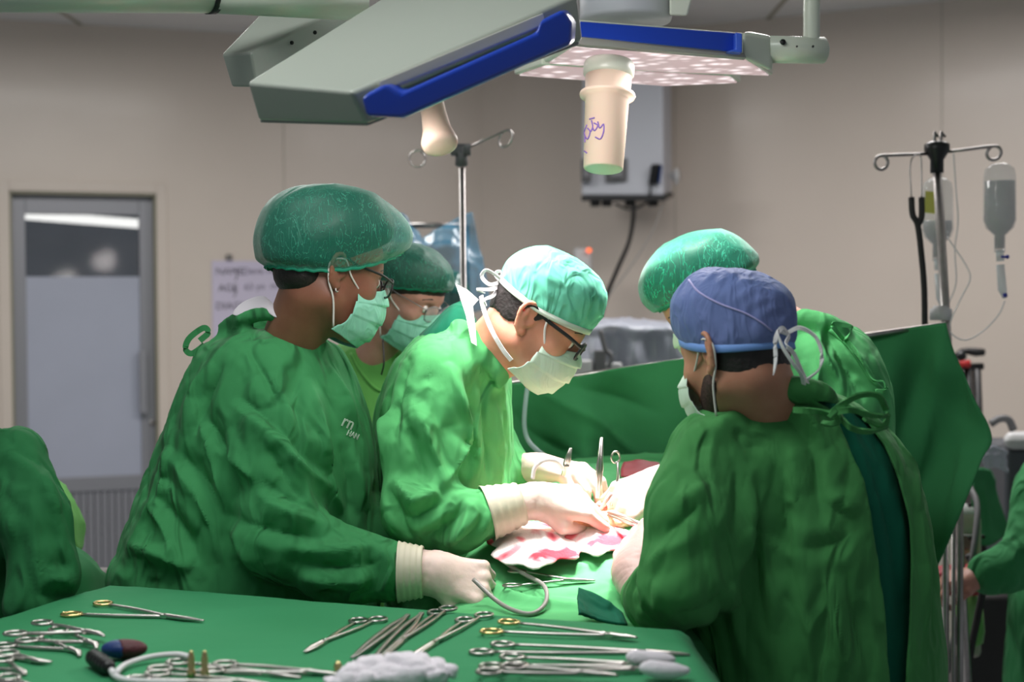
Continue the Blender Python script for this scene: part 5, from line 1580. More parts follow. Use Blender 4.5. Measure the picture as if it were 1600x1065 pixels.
fD = [big((1165, 720), (1168, 790), (1160, 850), (1140, 905)), rr_((1148, 720), (1150, 790), (1142, 850)), vv((1185, 760), (1195, 830), (1200, 900), (1215, 990)), rr_((1175, 740), (1182, 820), (1185, 900), (1200, 1000)),
      vv((1235, 700), (1240, 780), (1250, 870), (1262, 980), (1270, 1060)), rr_((1222, 700), (1228, 780), (1238, 880), (1248, 1000)), rr_((1262, 660), (1275, 740), (1285, 830)),
      vv((1010, 890), (1040, 862), (1080, 835)), rr_((1025, 850), (1070, 810), (1100, 775)), vv((1060, 790), (1085, 770), (1115, 755)), rr_((1052, 960), (1100, 950), (1135, 920)),
      vv((1000, 905), (1012, 930), (1010, 955)), rr_((992, 900), (1000, 925), (998, 950)), vv((1022, 900), (1030, 930), (1026, 960)), rr_((1285, 775), (1315, 800), (1345, 805)), vv((1290, 770), (1320, 790), (1348, 792)),
      rr_((1240, 858), (1300, 848), (1345, 822)), vv((1170, 830), (1210, 850), (1245, 880)), rr_((1160, 815), (1205, 835), (1243, 862)), vv((1140, 905), (1150, 960), (1175, 1060)), rr_((1120, 915), (1132, 980), (1150, 1060)),
      vv((1300, 900), (1310, 980), (1330, 1060)), rr_((1320, 880), (1332, 960), (1352, 1060)), vv((1432, 760), (1442, 860), (1445, 1000)), rr_((1445, 800), (1455, 900), (1458, 1020)), vv((1090, 690), (1130, 660), (1180, 640)), vv((1230, 625), (1262, 655), (1290, 700)), rr_((1200, 640), (1240, 660), (1262, 700)), vv((1410, 700), (1425, 740), (1432, 800))]
garment('gown', PD, LVD, [armD], MT['gown_d'], folds=[(a_, b_ * 0.75, c_) for a_, b_, c_ in fD], rid=0.006, rsc=(7, 7, 1.4), seed=34, cut=cutD, solid=0.004, fine=0.0035,
             extra=collar([(1140, 632, 2.50), (1152, 620, 2.45), (1182, 610, 2.43), (1228, 606, 2.42), (1270, 612, 2.42), (1298, 628, 2.44)]))
LVS = [(z, cx, cy, a * 0.93, b * 0.90, r) for z, cx, cy, a, b, r in LVD]
garment('scrub_top', PD, LVS, [], MT['scrub_teal'], h=0.010, rid=0.005, seed=37, rsc=(9, 9, 1.5), folds=[(((1330, 680), (1370, 760), (1400, 860), (1410, 1000)), .010, .014), (((1320, 660), (1360, 740), (1388, 840)), -.008, .01)], zbot=0.5)
for q in (((1240, 640, 2.36), (1275, 642, 2.33), (1298, 645, 2.32)), ((1298, 645, 2.32), (1318, 630, 2.31), (1345, 617, 2.31), (1372, 618, 2.32), (1385, 640, 2.33)), ((1298, 645, 2.32), (1312, 655, 2.31), (1300, 662, 2.31), (1284, 660, 2.32)),
          ((1300, 645, 2.32), (1330, 640, 2.3), (1360, 648, 2.3), (1388, 650, 2.33)), ((1310, 648, 2.32), (1330, 668, 2.3), (1358, 674, 2.3), (1385, 668, 2.33)), ((1300, 648, 2.31), (1306, 640, 2.3), (1296, 652, 2.3)), ((1388, 645, 2.34), (1380, 665, 2.33), (1350, 655, 2.31))):
    ribbon(PD, 'gown_tie', pxline(*q), 0.010, MT['gown_d'], 0.004, twist=1.2)
hand(PD, P(985, 895, 2.64), P(992, 830, 2.76) - P(985, 895, 2.64), (-0.75, -0.5, 0.3), 1.22, ((25, 40, 25), (30, 45, 30), (36, 48, 30), (40, 50, 30)), thumb=(0.060, 0.030, -0.030), right=False, forearm=P(1008, 928, 2.58), fr=(0.034, 0.042), mat=MT['glove_pink'], cuff=False, wid=1.2)
legs_and_shoes(PD, P(1260, 900, 2.6), 120)

# ================================================================== people cut by the frame
PF = empty('person', at_floor(-60, 850, 2.75), 'person in a dark green gown cut off by the left edge of the frame', 'person')
HF = Head(PF, P(-140, 560, 2.75), 20, 40, 0, 1.0, MT['skin_b'], P(-105, 660, 2.75), 0.06, eyes=False)
hm = MB(); hm.sphere((-0.022, 0, 0.042), (0.100, 0.082, 0.088), 32); HF.part('hair', hm, MT['hair'])
HF.loft('bouffant_cap', [(0.100, -0.110, 0.086, 0.055, -0.020), (0.108, -0.128, 0.095, 0.066, -0.004), (0.100, -0.13, 0.098, 0.095, 0.05), (0.07, -0.11, 0.085, 0.128, 0.10), (0.03, -0.06, 0.05, 0.146, 0.135)], (-0.01, -0.02, 0.004, 0.15, 0.15), MT['net_a'], ruf=0.012, amp=0.005, seed=9)
LVF = [lv(655, -130, -20, 2.75, .09), lv(680, -180, 18, 2.75, .14), lv(720, -200, 42, 2.75, .16), lv(800, -210, 68, 2.75, .18), lv(880, -215, 78, 2.75, .18), lv(980, -215, 80, 2.75, .18)]
garment('gown', PF, LVF, [([P(20, 720, 2.68), P(55, 810, 2.62), P(70, 900, 2.6), P(45, 945, 2.56)], [.065, .062, .06, .05], .04)], MT['gown_dark'], rid=0.009, seed=44, h=0.009,
        folds=[vv((5, 700), (50, 740), (85, 790)), rr_((0, 760), (30, 810), (50, 880)), vv((40, 700), (72, 750), (95, 800)), rr_((60, 890), (95, 880), (118, 892)), vv((60, 910), (90, 905), (115, 915)), rr_((50, 930), (90, 925), (110, 935)), vv((20, 800), (55, 860), (60, 900))])
legs_and_shoes(PF, P(-60, 850, 2.75), 40)

PG = empty('person', at_floor(1660, 850, 4.0), 'seated person in green reaching in a sleeve from the right edge of the frame', 'person')
HG = Head(PG, P(1665, 640, 4.05), 25, 170, 0, 1.0, MT['skin_b'], P(1670, 715, 4.05), 0.06, eyes=False)
hm = MB(); hm.sphere((-0.02, 0, 0.04), (0.101, 0.083, 0.089), 32); HG.part('hair', hm, MT['hair'])
LVG = [lv(705, 1630, 1700, 4.05, .08), lv(728, 1602, 1730, 4.05, .13), lv(780, 1592, 1745, 4.05, .15), lv(860, 1584, 1750, 4.05, .16), lv(950, 1576, 1750, 4.05, .17), lv(1080, 1568, 1755, 4.05, .18)]
garment('gown', PG, LVG, [([P(1625, 765, 3.95), P(1610, 860, 3.85), P(1575, 890, 3.82), P(1545, 897, 3.82)], [.075, .07, .06, .055], .04)], MT['gown'], h=0.011, rid=0.008, seed=52)
hand(PG, P(1532, 900, 3.82), (-1, 0, -0.1), (0, -0.3, 1), 1.0, ((50, 60, 30),) * 4, right=True, mat=MT['skin_b'], forearm=P(1550, 898, 3.82), fr=(0.028, 0.032), cuff=False)
legs_and_shoes(PG, P(1660, 850, 4.05), 180, 0.45)
# ------------------------------------------------------------------ cloths laid as sheets
def sheet_grid(net, n=8):
    net = np.array(net, float)
    g = np.array([spline(net[i], n) for i in range(net.shape[0])])
    g = np.array([spline(g[:, j], n) for j in range(g.shape[1])]).transpose(1, 0, 2)
    return g


def sheet(name, net, mat, n=8, amp=0.004, rsc=(6, 6, 6), seed=1, parent=None, folds=(), solid=0.002, trim=None, **k):
    g = sheet_grid(net, n); nr, nc = g.shape[:2]
    V = g.reshape(-1, 3)
    F = np.array([(i * nc + j, (i + 1) * nc + j, (i + 1) * nc + j + 1, i * nc + j + 1) for i in range(nr - 1) for j in range(nc - 1)])
    N = normals(V, F)
    V = V + N * (amp * ridged(V * np.array(rsc) + seed, seed))[:, None]
    if len(folds): V = fold_lines(V, F, folds, N * np.sign((N * (CM[:3, 3] - V)).sum(1))[:, None])
    if trim is not None: F = F[trim(V[F].mean(1))]
    return mesh(name, V, F, mat, parent, solid=solid, solid_off=0, **k)


# ------------------------------------------------------------------ operating table and patient
ZT = 0.98
OT = empty('operating_table', [0.2, 3.1, 0], 'operating table hidden under green drapes between the surgeons', 'operating table')
RZ = Matrix.Rotation(-math.atan(0.24), 3, 'Z')
m = MB(); m.box((0.23, 3.22, 0.80), (0.40, 1.4, 0.07), RZ); m.build('table_top', MT['black_rubber'], OT, smooth=False, bevel=0.01)
m = MB(); m.box((0.2, 3.1, 0.42), (0.26, 0.34, 0.66), RZ); m.build('column', MT['steel'], OT, smooth=False, bevel=0.02)
m = MB(); m.box((0.2, 3.1, 0.06), (0.38, 0.9, 0.10), RZ); m.build('base', MT['steel_dark'], OT, smooth=False, bevel=0.02)

rows = []
for y, d in ((712, 3.62), (738, 3.38), (782, 3.12), (812, 2.98), (850, 2.87), (895, 2.77), (930, 2.68), (955, 2.60), (978, 2.52), (1000, 2.46)):
    q = P(900, y, d); Y, z = q[1], q[2]
    X0 = 0.07 + (Y - 2.5) * 0.24
    rows.append([(X0 + dx * 0.92, Y, z + dz) for dx, dz in ((-0.37, -0.55), (-0.35, -0.30), (-0.31, -0.09), (-0.24, -0.02), (-0.1, 0.0), (0.05, 0.004), (0.2, -0.004), (0.27, -0.02), (0.33, -0.10), (0.36, -0.30), (0.38, -0.55))])
sheet('operation_drape', rows, MT['op_drape'], n=12, amp=0.006, rsc=(8, 5, 3), seed=5,
      folds=[(((760, 905), (800, 930), (870, 945), (960, 950)), 0.010, 0.012), (((700, 935), (760, 925), (820, 950)), -0.010, 0.012), (((740, 960), (800, 975), (900, 972)), 0.012, 0.014), (((860, 930), (920, 928), (980, 900)), -0.006, 0.010), (((820, 890), (900, 885), (960, 880)), 0.005, 0.012), (((960, 880), (975, 910), (965, 940)), -0.008, 0.010)],
      label='bright green drape over the patient with a crumpled foot end', cat='drape')
# the teal cloth corner
n0 = [[P(903, 921, 2.56), P(925, 926, 2.56), P(950, 940, 2.55), P(972, 958, 2.55)],
      [P(902, 940, 2.50), P(922, 948, 2.52), P(945, 956, 2.53), P(976, 966, 2.53)],
      [P(904, 960, 2.44), P(925, 966, 2.47), P(952, 972, 2.48), P(980, 976, 2.50)]]
sheet('teal_cloth', n0, MT['scrub_teal'], n=8, amp=0.004, rsc=(20, 20, 20), seed=3, label='small dark teal cloth folded at the foot of the green drape', cat='cloth', solid=0.004)

PT = empty('patient', P(930, 800, 3.0), 'draped patient with the open red wound under the surgeons\' hands', 'person')
WC = P(928, 800, 2.99)
wf = union([(ell(WC + [0, 0, -0.012], (0.10, 0.10, 0.030)), 0), (ell(WC + [0, 0, 0.024], (0.050, 0.062, 0.022)), -0.012)])
V, F = nets(wf, WC - 0.15, WC + 0.15, 0.004); V = V + normals(V, F) * (0.003 * ridged(V * 40, 3))[:, None]
mesh('body', V, F, MT['fat'], PT)
rnd = random.Random(5)
for k in range(9):
    a = k * 2.4; r = 0.012 + 0.004 * k
    c = WC + np.array([r * math.cos(a), r * math.sin(a), 0.006 + rnd.uniform(-.003, .003)])
    m = MB(); m.tube(spline([c + [-.014, -.006, -.004], c + [0, 0.002, .004], c + [.012, .008, 0], c + [.016, -.002, -.006]], 5), [0.004, 0.009, 0.008, 0.004], 12)
    m.build('tissue_fold', MT['tissue'] if k % 3 else MT['fat'], PT)
sheet('red_pad', [[P(975, 722, 3.38), P(1000, 719, 3.38), P(1030, 724, 3.38)], [P(970, 732, 3.3), P(1000, 734, 3.3), P(1035, 734, 3.3)], [P(970, 745, 3.2), P(1000, 748, 3.2), P(1035, 748, 3.2)]], MT['red_cloth'], n=6, amp=0.004, rsc=(30, 30, 30), label='blood-soaked pad beyond the right surgeon\'s gloved hand', cat='swab')


def swab(name, outline_c, rx, ry, rot, d, seed, label, hump=0.02):
    """a crumpled gauze swab heaped on the drape"""
    n = 60; k = 22; V = []; F = []
    cx, cy = outline_c
    for i in range(k + 1):
        r = i / k
        for a in range(n):
            t = 2 * math.pi * a / n
            wob = 1 + 0.10 * math.sin(3 * t + seed) + 0.07 * math.sin(7 * t + 2 * seed) + 0.05 * math.sin(13 * t)
            u = rx * r * wob * math.cos(t); v = ry * r * wob * math.sin(t)
            V.append((cx + u * math.cos(rot) - v * math.sin(rot), cy + u * math.sin(rot) + v * math.cos(rot), r))
    V = np.array(V)
    # sits on the drape: follow its height
    dep = 2.87 + (850 - V[:, 1]) * 0.0042
    W = np.array([P(x, y, q) for (x, y, _), q in zip(V, dep)])
    hh = hump * (1 - V[:, 2] ** 2) + 0.010 * (1 - V[:, 2] ** 3) * ridged(W * np.array([26, 26, 26]), seed) + 0.006
    W[:, 2] += hh
    for i in range(k):
        for a in range(n):
            b = (a + 1) % n; F.append((i * n + a, i * n + b, (i + 1) * n + b, (i + 1) * n + a))
    return mesh(name, W, F, MT['towel'], None, solid=0.003, label=label, cat='swab', group='gauze swabs on the operation drape')


swab('gauze_swab', (835, 852), 78, 36, 0.05, 2.9, 2.0, 'crumpled blood-stained gauze swab, left one below the surgeon\'s hand', 0.02)
swab('gauze_swab', (930, 832), 72, 36, -0.12, 2.9, 4.3, 'crumpled blood-stained gauze swab, right one beside the wound', 0.024)

# ------------------------------------------------------------------ instrument table
c00, c10, c11, c01 = on_z(172, 915, ZT), on_z(1052, 986, ZT), on_z(1180, 1180, ZT), on_z(-420, 1100, ZT)
IT = empty('instrument_table', [*((c00 + c10 + c11 + c01) / 4)[:2], 0], 'instrument table under a smooth green cloth filling the foreground', 'table')
ctr = (c00 + c10 + c11 + c01) / 4
s_ = [ctr + (c - ctr) * 0.93 for c in (c00, c10, c11, c01)]
m = MB().hexa([*[p - [0, 0, 0.03] for p in (s_[3], s_[2], s_[1], s_[0])], *[p - [0, 0, 0.008] for p in (s_[3], s_[2], s_[1], s_[0])]]); m.build('table_top', MT['steel'], IT, smooth=False)
for p in s_:
    q = ctr + (p - ctr) * 0.9
    m = MB(); m.tube([q - [0, 0, 0.03], [q[0], q[1], 0.09]], 0.014, 12); lg = m.build('leg', MT['steel'], IT)
    m = MB(); m.lathe([(0.035, -0.012), (0.038, -0.008), (0.038, 0.008), (0.035, 0.012)], (q[0], q[1], 0.045), (1, 0, 0), 20); m.build('castor', MT['black_rubber'], lg)


def drape_over():
    nu, nv = 110, 80; e = 0.14
    U = np.concatenate([np.linspace(-1, 0, 16)[:-1] * 1.0, np.linspace(0, 1, nu), 1 + np.linspace(0, 1, 16)[1:]])
    Vv = np.concatenate([np.linspace(-1, 0, 16)[:-1], np.linspace(0, 1, nv), 1 + np.linspace(0, 1, 16)[1:]])
    G = []
    Rr = 0.035; Hh = 0.60
    for v in Vv:
        for u in U:
            uc, vc = min(max(u, 0), 1), min(max(v, 0), 1)
            p = (c00 * (1 - uc) + c10 * uc) * (1 - vc) + (c01 * (1 - uc) + c11 * uc) * vc
            ou, ov = (u - uc), (v - vc); L_ = max(abs(ou), abs(ov))
            eu = (c10 - c00) / np.linalg.norm(c10 - c00); ev = (c01 - c00) / np.linalg.norm(c01 - c00)
            if L_ > 0:
                k = math.hypot(ou, ov); dr_ = (eu * ou + ev * ov) / k
                s = L_ * ((0.16 if (v < 0 and u > 0.35) else Hh) + 0.05)
                if s < Rr * 1.57: a = s / Rr; off = Rr * math.sin(a); dz = -Rr * (1 - math.cos(a))
                else:
                    dz = -Rr - (s - Rr * 1.57); off = Rr + 0.04 * (-dz) 
                    t = uc * 1.1 * 22 + vc * 17
                    off += 0.018 * math.sin(t) * min(1, -dz * 3)
                p = p + dr_ * off + np.array([0, 0, dz])
            G.append(p)
    V = np.array(G); nc = len(U)
    # round the corners of the top
    F = np.array([(i * nc + j, (i + 1) * nc + j, (i + 1) * nc + j + 1, i * nc + j + 1) for i in range(len(Vv) - 1) for j in range(nc - 1)])
    V[:, 2] += 0.0018 * noise(V * np.array([9, 9, 0]), 3) + 0.0012 * ridged(V * np.array([5, 14, 0]), 6)
    F = F[:, ::-1]
    return mesh('table_cloth', V, F, MT['table_drape'], IT, solid=0.002)


drape_over()
ZI = ZT + 0.005


def T(x, y, h=0.0): return on_z(x, y, ZI + h)


def ring(c, rad, r, tilt=0.0, ax=(1, 0, 0), stretch=1.2, d=(1, 0, 0)):
    t = np.linspace(0, 2 * np.pi, 22, endpoint=False); d = np.array(d, float); d[2] = 0; d /= np.linalg.norm(d); e = np.array([-d[1], d[0], 0])
    e = e * math.cos(tilt) + np.array([0, 0, 1]) * math.sin(tilt)
    return np.array([np.array(c) + d * math.cos(q) * rad * stretch + e * math.sin(q) * rad for q in t])


def clampf(r1, r2, tip, label, cat='clamp', name='artery_clamp', mat='steel', ringmat=None, curve=0.0, rad=0.0142, th=0.0034, jaw=0.30, group=None, h=0.0, tf=None):
    """a ring-handled instrument lying flat: two finger rings, crossing shanks, box joint, jaws"""
    tf = tf or T
    A, B_, C = [tf(*p) for p in (r1, r2, tip)]
    A = A + [0, 0, h]; B_ = B_ + [0, 0, h]; C = C + [0, 0, h]
    mid = (A + B_) / 2; ax = (C - mid); Ln = np.linalg.norm(ax); ax /= Ln; sd = np.array([-ax[1], ax[0], 0])
    J = mid + ax * Ln * (1 - jaw)
    root = empty(name, mid - [0, 0, 0.004], label, cat, group)
    mt = MT[mat]; rm_ = MT[ringmat] if ringmat else mt
    for i, q in enumerate((A, B_)):
        s = 1 if (q - mid) @ sd > 0 else -1
        dz = 0.002 if i else 0.0
        m = MB(); dirr = (J - q); dirr[2] = 0; dirr /= np.linalg.norm(dirr)
        m.tube(ring(q + [0, 0, dz], rad, th * 0.8, d=dirr), th * 0.8, 8, closed=True)
        m.build('ring', rm_, root)
        m = MB(); st_ = q + dirr * rad * 1.2 + [0, 0, dz]
        pts = spline([st_, q + (J - q) * 0.5 + sd * s * 0.0035 + [0, 0, dz], J + [0, 0, dz]], 6)
        e = C - sd * s * 0.0012
        k2 = J + (e - J) * 0.55 - sd * s * 0.002 + [0, 0, dz * 0.5]
        end = e + sd * curve
        jw = spline([J + [0, 0, dz], k2 + sd * curve * 0.2, end], 6)
        m.tube(pts, [th * 0.7, th * 0.9, th], 8); m.tube(jw, [th * 1.25, th * 1.1, th * 0.4], 8)
        m.build('shank', mt, root)
    m = MB(); m.box(J + [0, 0, 0.001], (0.014, 0.009, 0.007), Matrix.Rotation(math.atan2(ax[1], ax[0]), 3, 'Z')); m.build('box_joint', mt, root, smooth=False, bevel=0.001)
    return root


def forcep(a, b, label, mat='steel_dark', gap=0.006, w=0.004, h=0.006, tf=None):
    tf = tf or T
    A, C = tf(*a), tf(*b); ax = (C - A); Ln = np.linalg.norm(ax); ax /= Ln; sd = np.array([-ax[1], ax[0], 0])
    root = empty('forceps', A, label, 'forceps')
    for s in (1, -1):
        m = MB(); m.tube(spline([A + [0, 0, h * 0.5], A + ax * Ln * 0.3 + sd * s * gap + [0, 0, h * 0.5], A + ax * Ln * 0.7 + sd * s * gap * 0.8 + [0, 0, h * 0.5], C + sd * s * gap * 0.25 + [0, 0, h * 0.4]], 6), [0.003, w, w, 0.0015], 8)
        m.build('blade', MT[mat], root)
    m = MB(); m.box(A + [0, 0, h * 0.5], (0.014, 0.008, 0.006), Matrix.Rotation(math.atan2(ax[1], ax[0]), 3, 'Z')); m.build('hinge_end', MT[mat], root, smooth=False, bevel=0.001)
    return root


G1 = 'ring-handled instruments on the green table cloth'
clampf((112, 959), (161, 944), (318, 969), 'needle holder with gold rings lying alone at the back left of the table', 'needle holder', 'needle_holder', ringmat='gold', jaw=0.33, group=G1)
clampf((24, 999), (66, 984), (172, 1000), 'curved clamp at the left, topmost of the heap with tips to the right', curve=-0.016, group=G1, h=0.010)
clampf((42, 1004), (92, 989), (166, 1012), 'curved clamp in the left heap pointing at the blue-ended switch', curve=-0.02, group=G1, h=0.004)
clampf((8, 1008), (52, 996), (140, 1020), 'curved clamp in the left heap pointing at the black plug', curve=-0.02, group=G1)
clampf((-30, 1018), (12, 1022), (72, 1036), 'clamp at the left edge of the frame below the heap, tip turned up', curve=0.010, group=G1)
clampf((-34, 1040), (4, 1032), (45, 1052), 'short clamp at the left edge of the frame, middle of three', curve=-0.006, group=G1)
clampf((-30, 1058), (14, 1060), (56, 1074), 'clamp in the bottom left corner of the frame', group=G1)
clampf((560, 969), (590, 969), (476, 1018), 'straight clamp lying alone in the middle of the table cloth, rings away', jaw=0.28, group=G1, th=0.0033)
clampf((682, 956), (700, 952), (572, 1044), 'scissors among the dark forceps with their ring under the gloved hand', 'scissors', 'scissors', mat='steel_dark', jaw=0.45, group=G1)
clampf((726, 968), (756, 962), (622, 1040), 'scissors with rings to the right of the dark forceps', 'scissors', 'scissors', jaw=0.45, group=G1)
forcep((636, 965), (550, 1030), 'dark forceps on the left of the open pair by the gloved hand')
forcep((658, 962), (578, 1040), 'dark forceps standing half open beside the scissors', gap=0.008)
clampf((768, 990), (795, 977), (996, 1000), 'long needle holder with gold rings, furthest of the long row at the right', 'needle holder', 'needle_holder', ringmat='gold', jaw=0.2, group=G1, h=0.004)
clampf((752, 1018), (785, 1008), (1078, 1022), 'longest clamp of the row at the right, reaching the cloth edge', jaw=0.22, group=G1, th=0.0034)
clampf((768, 1040), (800, 1028), (1042, 1040), 'long clamp with its tip under the upper white swab', jaw=0.22, group=G1, th=0.0034)
clampf((770, 1050), (806, 1044), (1060, 1050), 'long clamp with its tip under the lower white swab', jaw=0.22, group=G1, h=0.003, th=0.0034)
clampf((764, 1058), (802, 1052), (966, 1064), 'dark clamp at the bottom of the row at the right', mat='steel_dark', jaw=0.3, group=G1, h=0.008)
clampf((250, 1044), (278, 1036), (470, 1058), 'clamp behind the brass studs, upper of the bottom row', jaw=0.25, group=G1)
clampf((330, 1050), (352, 1042), (530, 1056), 'clamp in the bottom row, ending at the white gauze pile', jaw=0.25, group=G1, h=0.003)
clampf((215, 1060), (246, 1054), (420, 1068), 'clamp lowest in the bottom row, below the white lead loop', jaw=0.25, group=G1)

for (x, y, lb) in ((1020, 1030, 'upper'), (1042, 1047, 'lower')):
    c = T(x, y, 0.012)
    V, F = nets(union([(ell(c, (0.034, 0.014, 0.011)), 0), (ell(c + [-0.02, 0.004, 0.004], (0.018, 0.012, 0.009)), 0.01)]), c - 0.05, c + 0.05, 0.003)
    V = V + normals(V, F) * (0.0015 * ridged(V * 60, 7))[:, None]
    mesh('swab_roll', V, F, MT['cloth_white'], label='small white rolled swab on the long clamps, %s of two' % lb, cat='swab', group='white swabs on the long clamps')
c = T(612, 1066, 0.0)
V, F = nets(union([(ell(c + [0, 0, 0.012], (0.070, 0.04, 0.018)), 0), (ell(c + [0.05, -0.01, 0.016], (0.045, 0.034, 0.02)), 0.02), (ell(c + [-0.055, -0.01, 0.008], (0.04, 0.03, 0.013)), 0.02), (ell(c + [0.01, 0.02, 0.022], (0.05, 0.018, 0.012)), 0.02)]), c - 0.14, c + 0.14, 0.004)
V = V + normals(V, F) * (0.009 * ridged(V * 30, 9) + 0.004 * ridged(V * 60, 2))[:, None]
mesh('gauze_pile', V, F, MT['cloth_white'], label='heap of clean white gauze at the bottom edge of the table', cat='gauze')
# diathermy pencil parts and lead
m = MB(); a, b = T(170, 1018, 0.012), T(218, 1008, 0.012); ax = (b - a)
mid = a + ax * 0.45
V, F = nets(ell((a + b) / 2, (0.034, 0.019, 0.013)), (a + b) / 2 - 0.05, (a + b) / 2 + 0.05, 0.003)
FW = empty('foot_plug', (a + b) / 2 - [0, 0, 0.012], 'dark red and blue plastic cap lying on the left of the table', 'instrument cap')
cc = V[F].mean(1); kb = (cc - mid) @ ax > 0
kk = (cc[:, 0] - cc[:, 1] * 0.0) < mid[0] - 0.006 + 0.6 * (mid[1] - cc[:, 1])
for nm, sel, mt in (('red_shell', ~kk, 'maroon'), ('blue_shell', kk, 'blue_dark')):
    us = np.unique(F[sel]); mp = -np.ones(len(V), int); mp[us] = np.arange(len(us)); mesh(nm, V[us], mp[F[sel]], MT[mt], FW, solid=0.001)
PL = empty('diathermy_plug', T(140, 1022), 'black plug with a looped white lead and two brass pins', 'plug')
m = MB(); a, b = T(142, 1024, 0.012), T(172, 1044, 0.012); m.tube([a, a + (b - a) * 0.1, a + (b - a) * 0.9, b], [0.008, 0.0115, 0.0105, 0.007], 20)
for k in range(5): q = a + (b - a) * (0.2 + 0.15 * k); m.tube([q, q + (b - a) * 0.05], 0.0122, 20)
m.build('plug_body', MT['black'], PL)
m = MB(); m.tube(spline([T(172, 1044, 0.010), T(184, 1058, 0.006), T(215, 1064, 0.004), T(290, 1066, 0.004)], 6), 0.0045, 10); m.tube(spline([T(180, 1052, 0.010), T(196, 1038, 0.006), T(235, 1026, 0.006), T(275, 1022, 0.008), T(298, 1026, 0.010)], 6), 0.0042, 10); m.build('lead', MT['tie_white'], PL)
for x in (299, 320):
    m = MB(); m.lathe([(0.0055, 0), (0.006, 0.01), (0.0045, 0.012), (0.005, 0.026), (0.003, 0.036), (0.001, 0.038)], T(x, 1058, 0.0), (0, 0, 1), 16); m.build('pin', MT['brass'], PL)
m = MB(); m.lathe([(0.005, 0), (0.006, 0.012), (0.002, 0.018)], T(528, 1052, 0.0), (0, 0, 1), 14); m.build('brass_stud', MT['brass'], label='small brass stud beside the white gauze heap', cat='fitting')

# ------------------------------------------------------------------ things on the operation drape
DZ = lambda x, y: P(x, y, 2.87 + (850 - y) * 0.0032 if y < 900 else 2.77 - (y - 895) * 0.0026)


def TD(x, y): return DZ(x, y) + np.array([0, 0, 0.012])


clampf((800, 924), (808, 903), (930, 917), 'curved clamp lying on the green drape under the hose loop', curve=0.006, tf=TD, th=0.0028, jaw=0.35, group='clamps around the wound')
m = MB(); m.tube(spline([P(740, 905, 2.66), P(772, 935, 2.62), P(800, 952, 2.58), P(832, 958, 2.56), P(853, 940, 2.60), P(850, 915, 2.66), P(822, 898, 2.72), P(795, 882, 2.76), P(785, 868, 2.79), P(795, 855, 2.80), P(820, 850, 2.81), P(850, 852, 2.81)], 8), 0.0042, 12)
m.build('cable', MT['tube_grey'], label='grey cable looping from the woman\'s glove over the drape', cat='cable')


def stand_clamp(bot, top, label, ringc=None):
    a, b = P(*bot), P(*top)
    root = empty('artery_clamp', a, label, 'clamp', 'clamps around the wound')
    d = (b - a) / np.linalg.norm(b - a)
    for s in (1, -1):
        o = np.array([0.003 * s, 0, 0])
        m = MB(); m.tube([a + o * 0.5, a + (b - a) * 0.5 + o, b + o * 0.3], [0.003, 0.005, 0.0022], 10); m.build('shank', MT['steel'], root)
    m = MB(); m.box(a + (b - a) * 0.45, (0.012, 0.008, 0.016)); m.build('box_joint', MT['steel'], root, smooth=False, bevel=0.001)
    return root


stand_clamp((934, 778, 2.90), (940, 683, 2.90), 'steel clamp held upright in the middle of the wound')
stand_clamp((880, 742, 2.95), (892, 700, 2.93), 'steel clamp whose tip rises over the middle surgeon\'s far hand')
rt = empty('artery_clamp', P(962, 726, 3.0), 'clamp showing one finger ring above the right surgeon\'s glove', 'clamp', 'clamps around the wound')
m = MB(); t = np.linspace(0, 2 * np.pi, 20, endpoint=False); c = P(962, 714, 2.98)
m.tube(np.array([c + np.array([0.009 * math.cos(q), 0.004 * math.cos(q), 0.012 * math.sin(q)]) for q in t]), 0.0022, 8, closed=True); m.build('ring', MT['steel'], rt)
m = MB(); m.tube([P(965, 722, 2.98), P(966, 745, 2.98), P(955, 790, 2.96)], 0.003, 8); m.build('shank', MT['steel'], rt)
m = MB(); m.tube([P(950, 800, 2.92), P(985, 812, 2.86), P(1010, 822, 2.80)], [0.003, 0.004, 0.0045], 8); m.tube([P(950, 804, 2.91), P(985, 818, 2.85), P(1010, 828, 2.79)], [0.002, 0.003, 0.003], 8)
m.build('tissue_forceps', MT['steel'], label='steel forceps held in the blue-capped surgeon\'s glove over the wound', cat='forceps')
m = MB(); m.tube(spline([P(832, 748, 2.90), P(836, 730, 2.90), P(850, 719, 2.90), P(868, 720, 2.91), P(880, 732, 2.93)], 6), 0.0045, 10)
m.build('suction_tube', MT['tie_white'], label='white tube arching over the middle surgeon\'s hands', cat='tube')
m = MB(); m.tube([P(935, 800, 2.93), P(955, 770, 2.92)], [0.003, 0.005], 8); m.build('suction_tip', MT['glove_pink'], label='pale suction tip dipping into the wound', cat='suction tip')

# ------------------------------------------------------------------ screen drape at the patient's head
tops = [(790, 600), (830, 596), (900, 588), (960, 576), (1060, 561), (1200, 545), (1330, 528), (1420, 512), (1478, 504)]
r1 = [(793, 625), (840, 640), (905, 625), (960, 606), (1060, 590), (1200, 580), (1335, 575), (1430, 560), (1500, 580)]
r2 = [(796, 660), (845, 682), (910, 668), (960, 650), (1060, 640), (1200, 640), (1340, 640), (1450, 630), (1549, 676)]
r3 = [(800, 700), (850, 712), (912, 700), (965, 690), (1060, 690), (1200, 700), (1345, 710), (1450, 715), (1532, 722)]
r4 = [(805, 740), (850, 745), (912, 745), (965, 735), (1060, 740), (1200, 760), (1345, 790), (1420, 800), (1492, 822)]
r5 = [(808, 790), (850, 800), (912, 800), (965, 790), (1060, 800), (1200, 840), (1330, 880), (1400, 900), (1462, 890)]
dd_ = [3.62, 3.66, 3.68, 3.68, 3.68, 3.68, 3.66, 3.62, 3.58]
ww = [0, .05, -.03, .04, -.02, .03, -.04, .05, -.06]
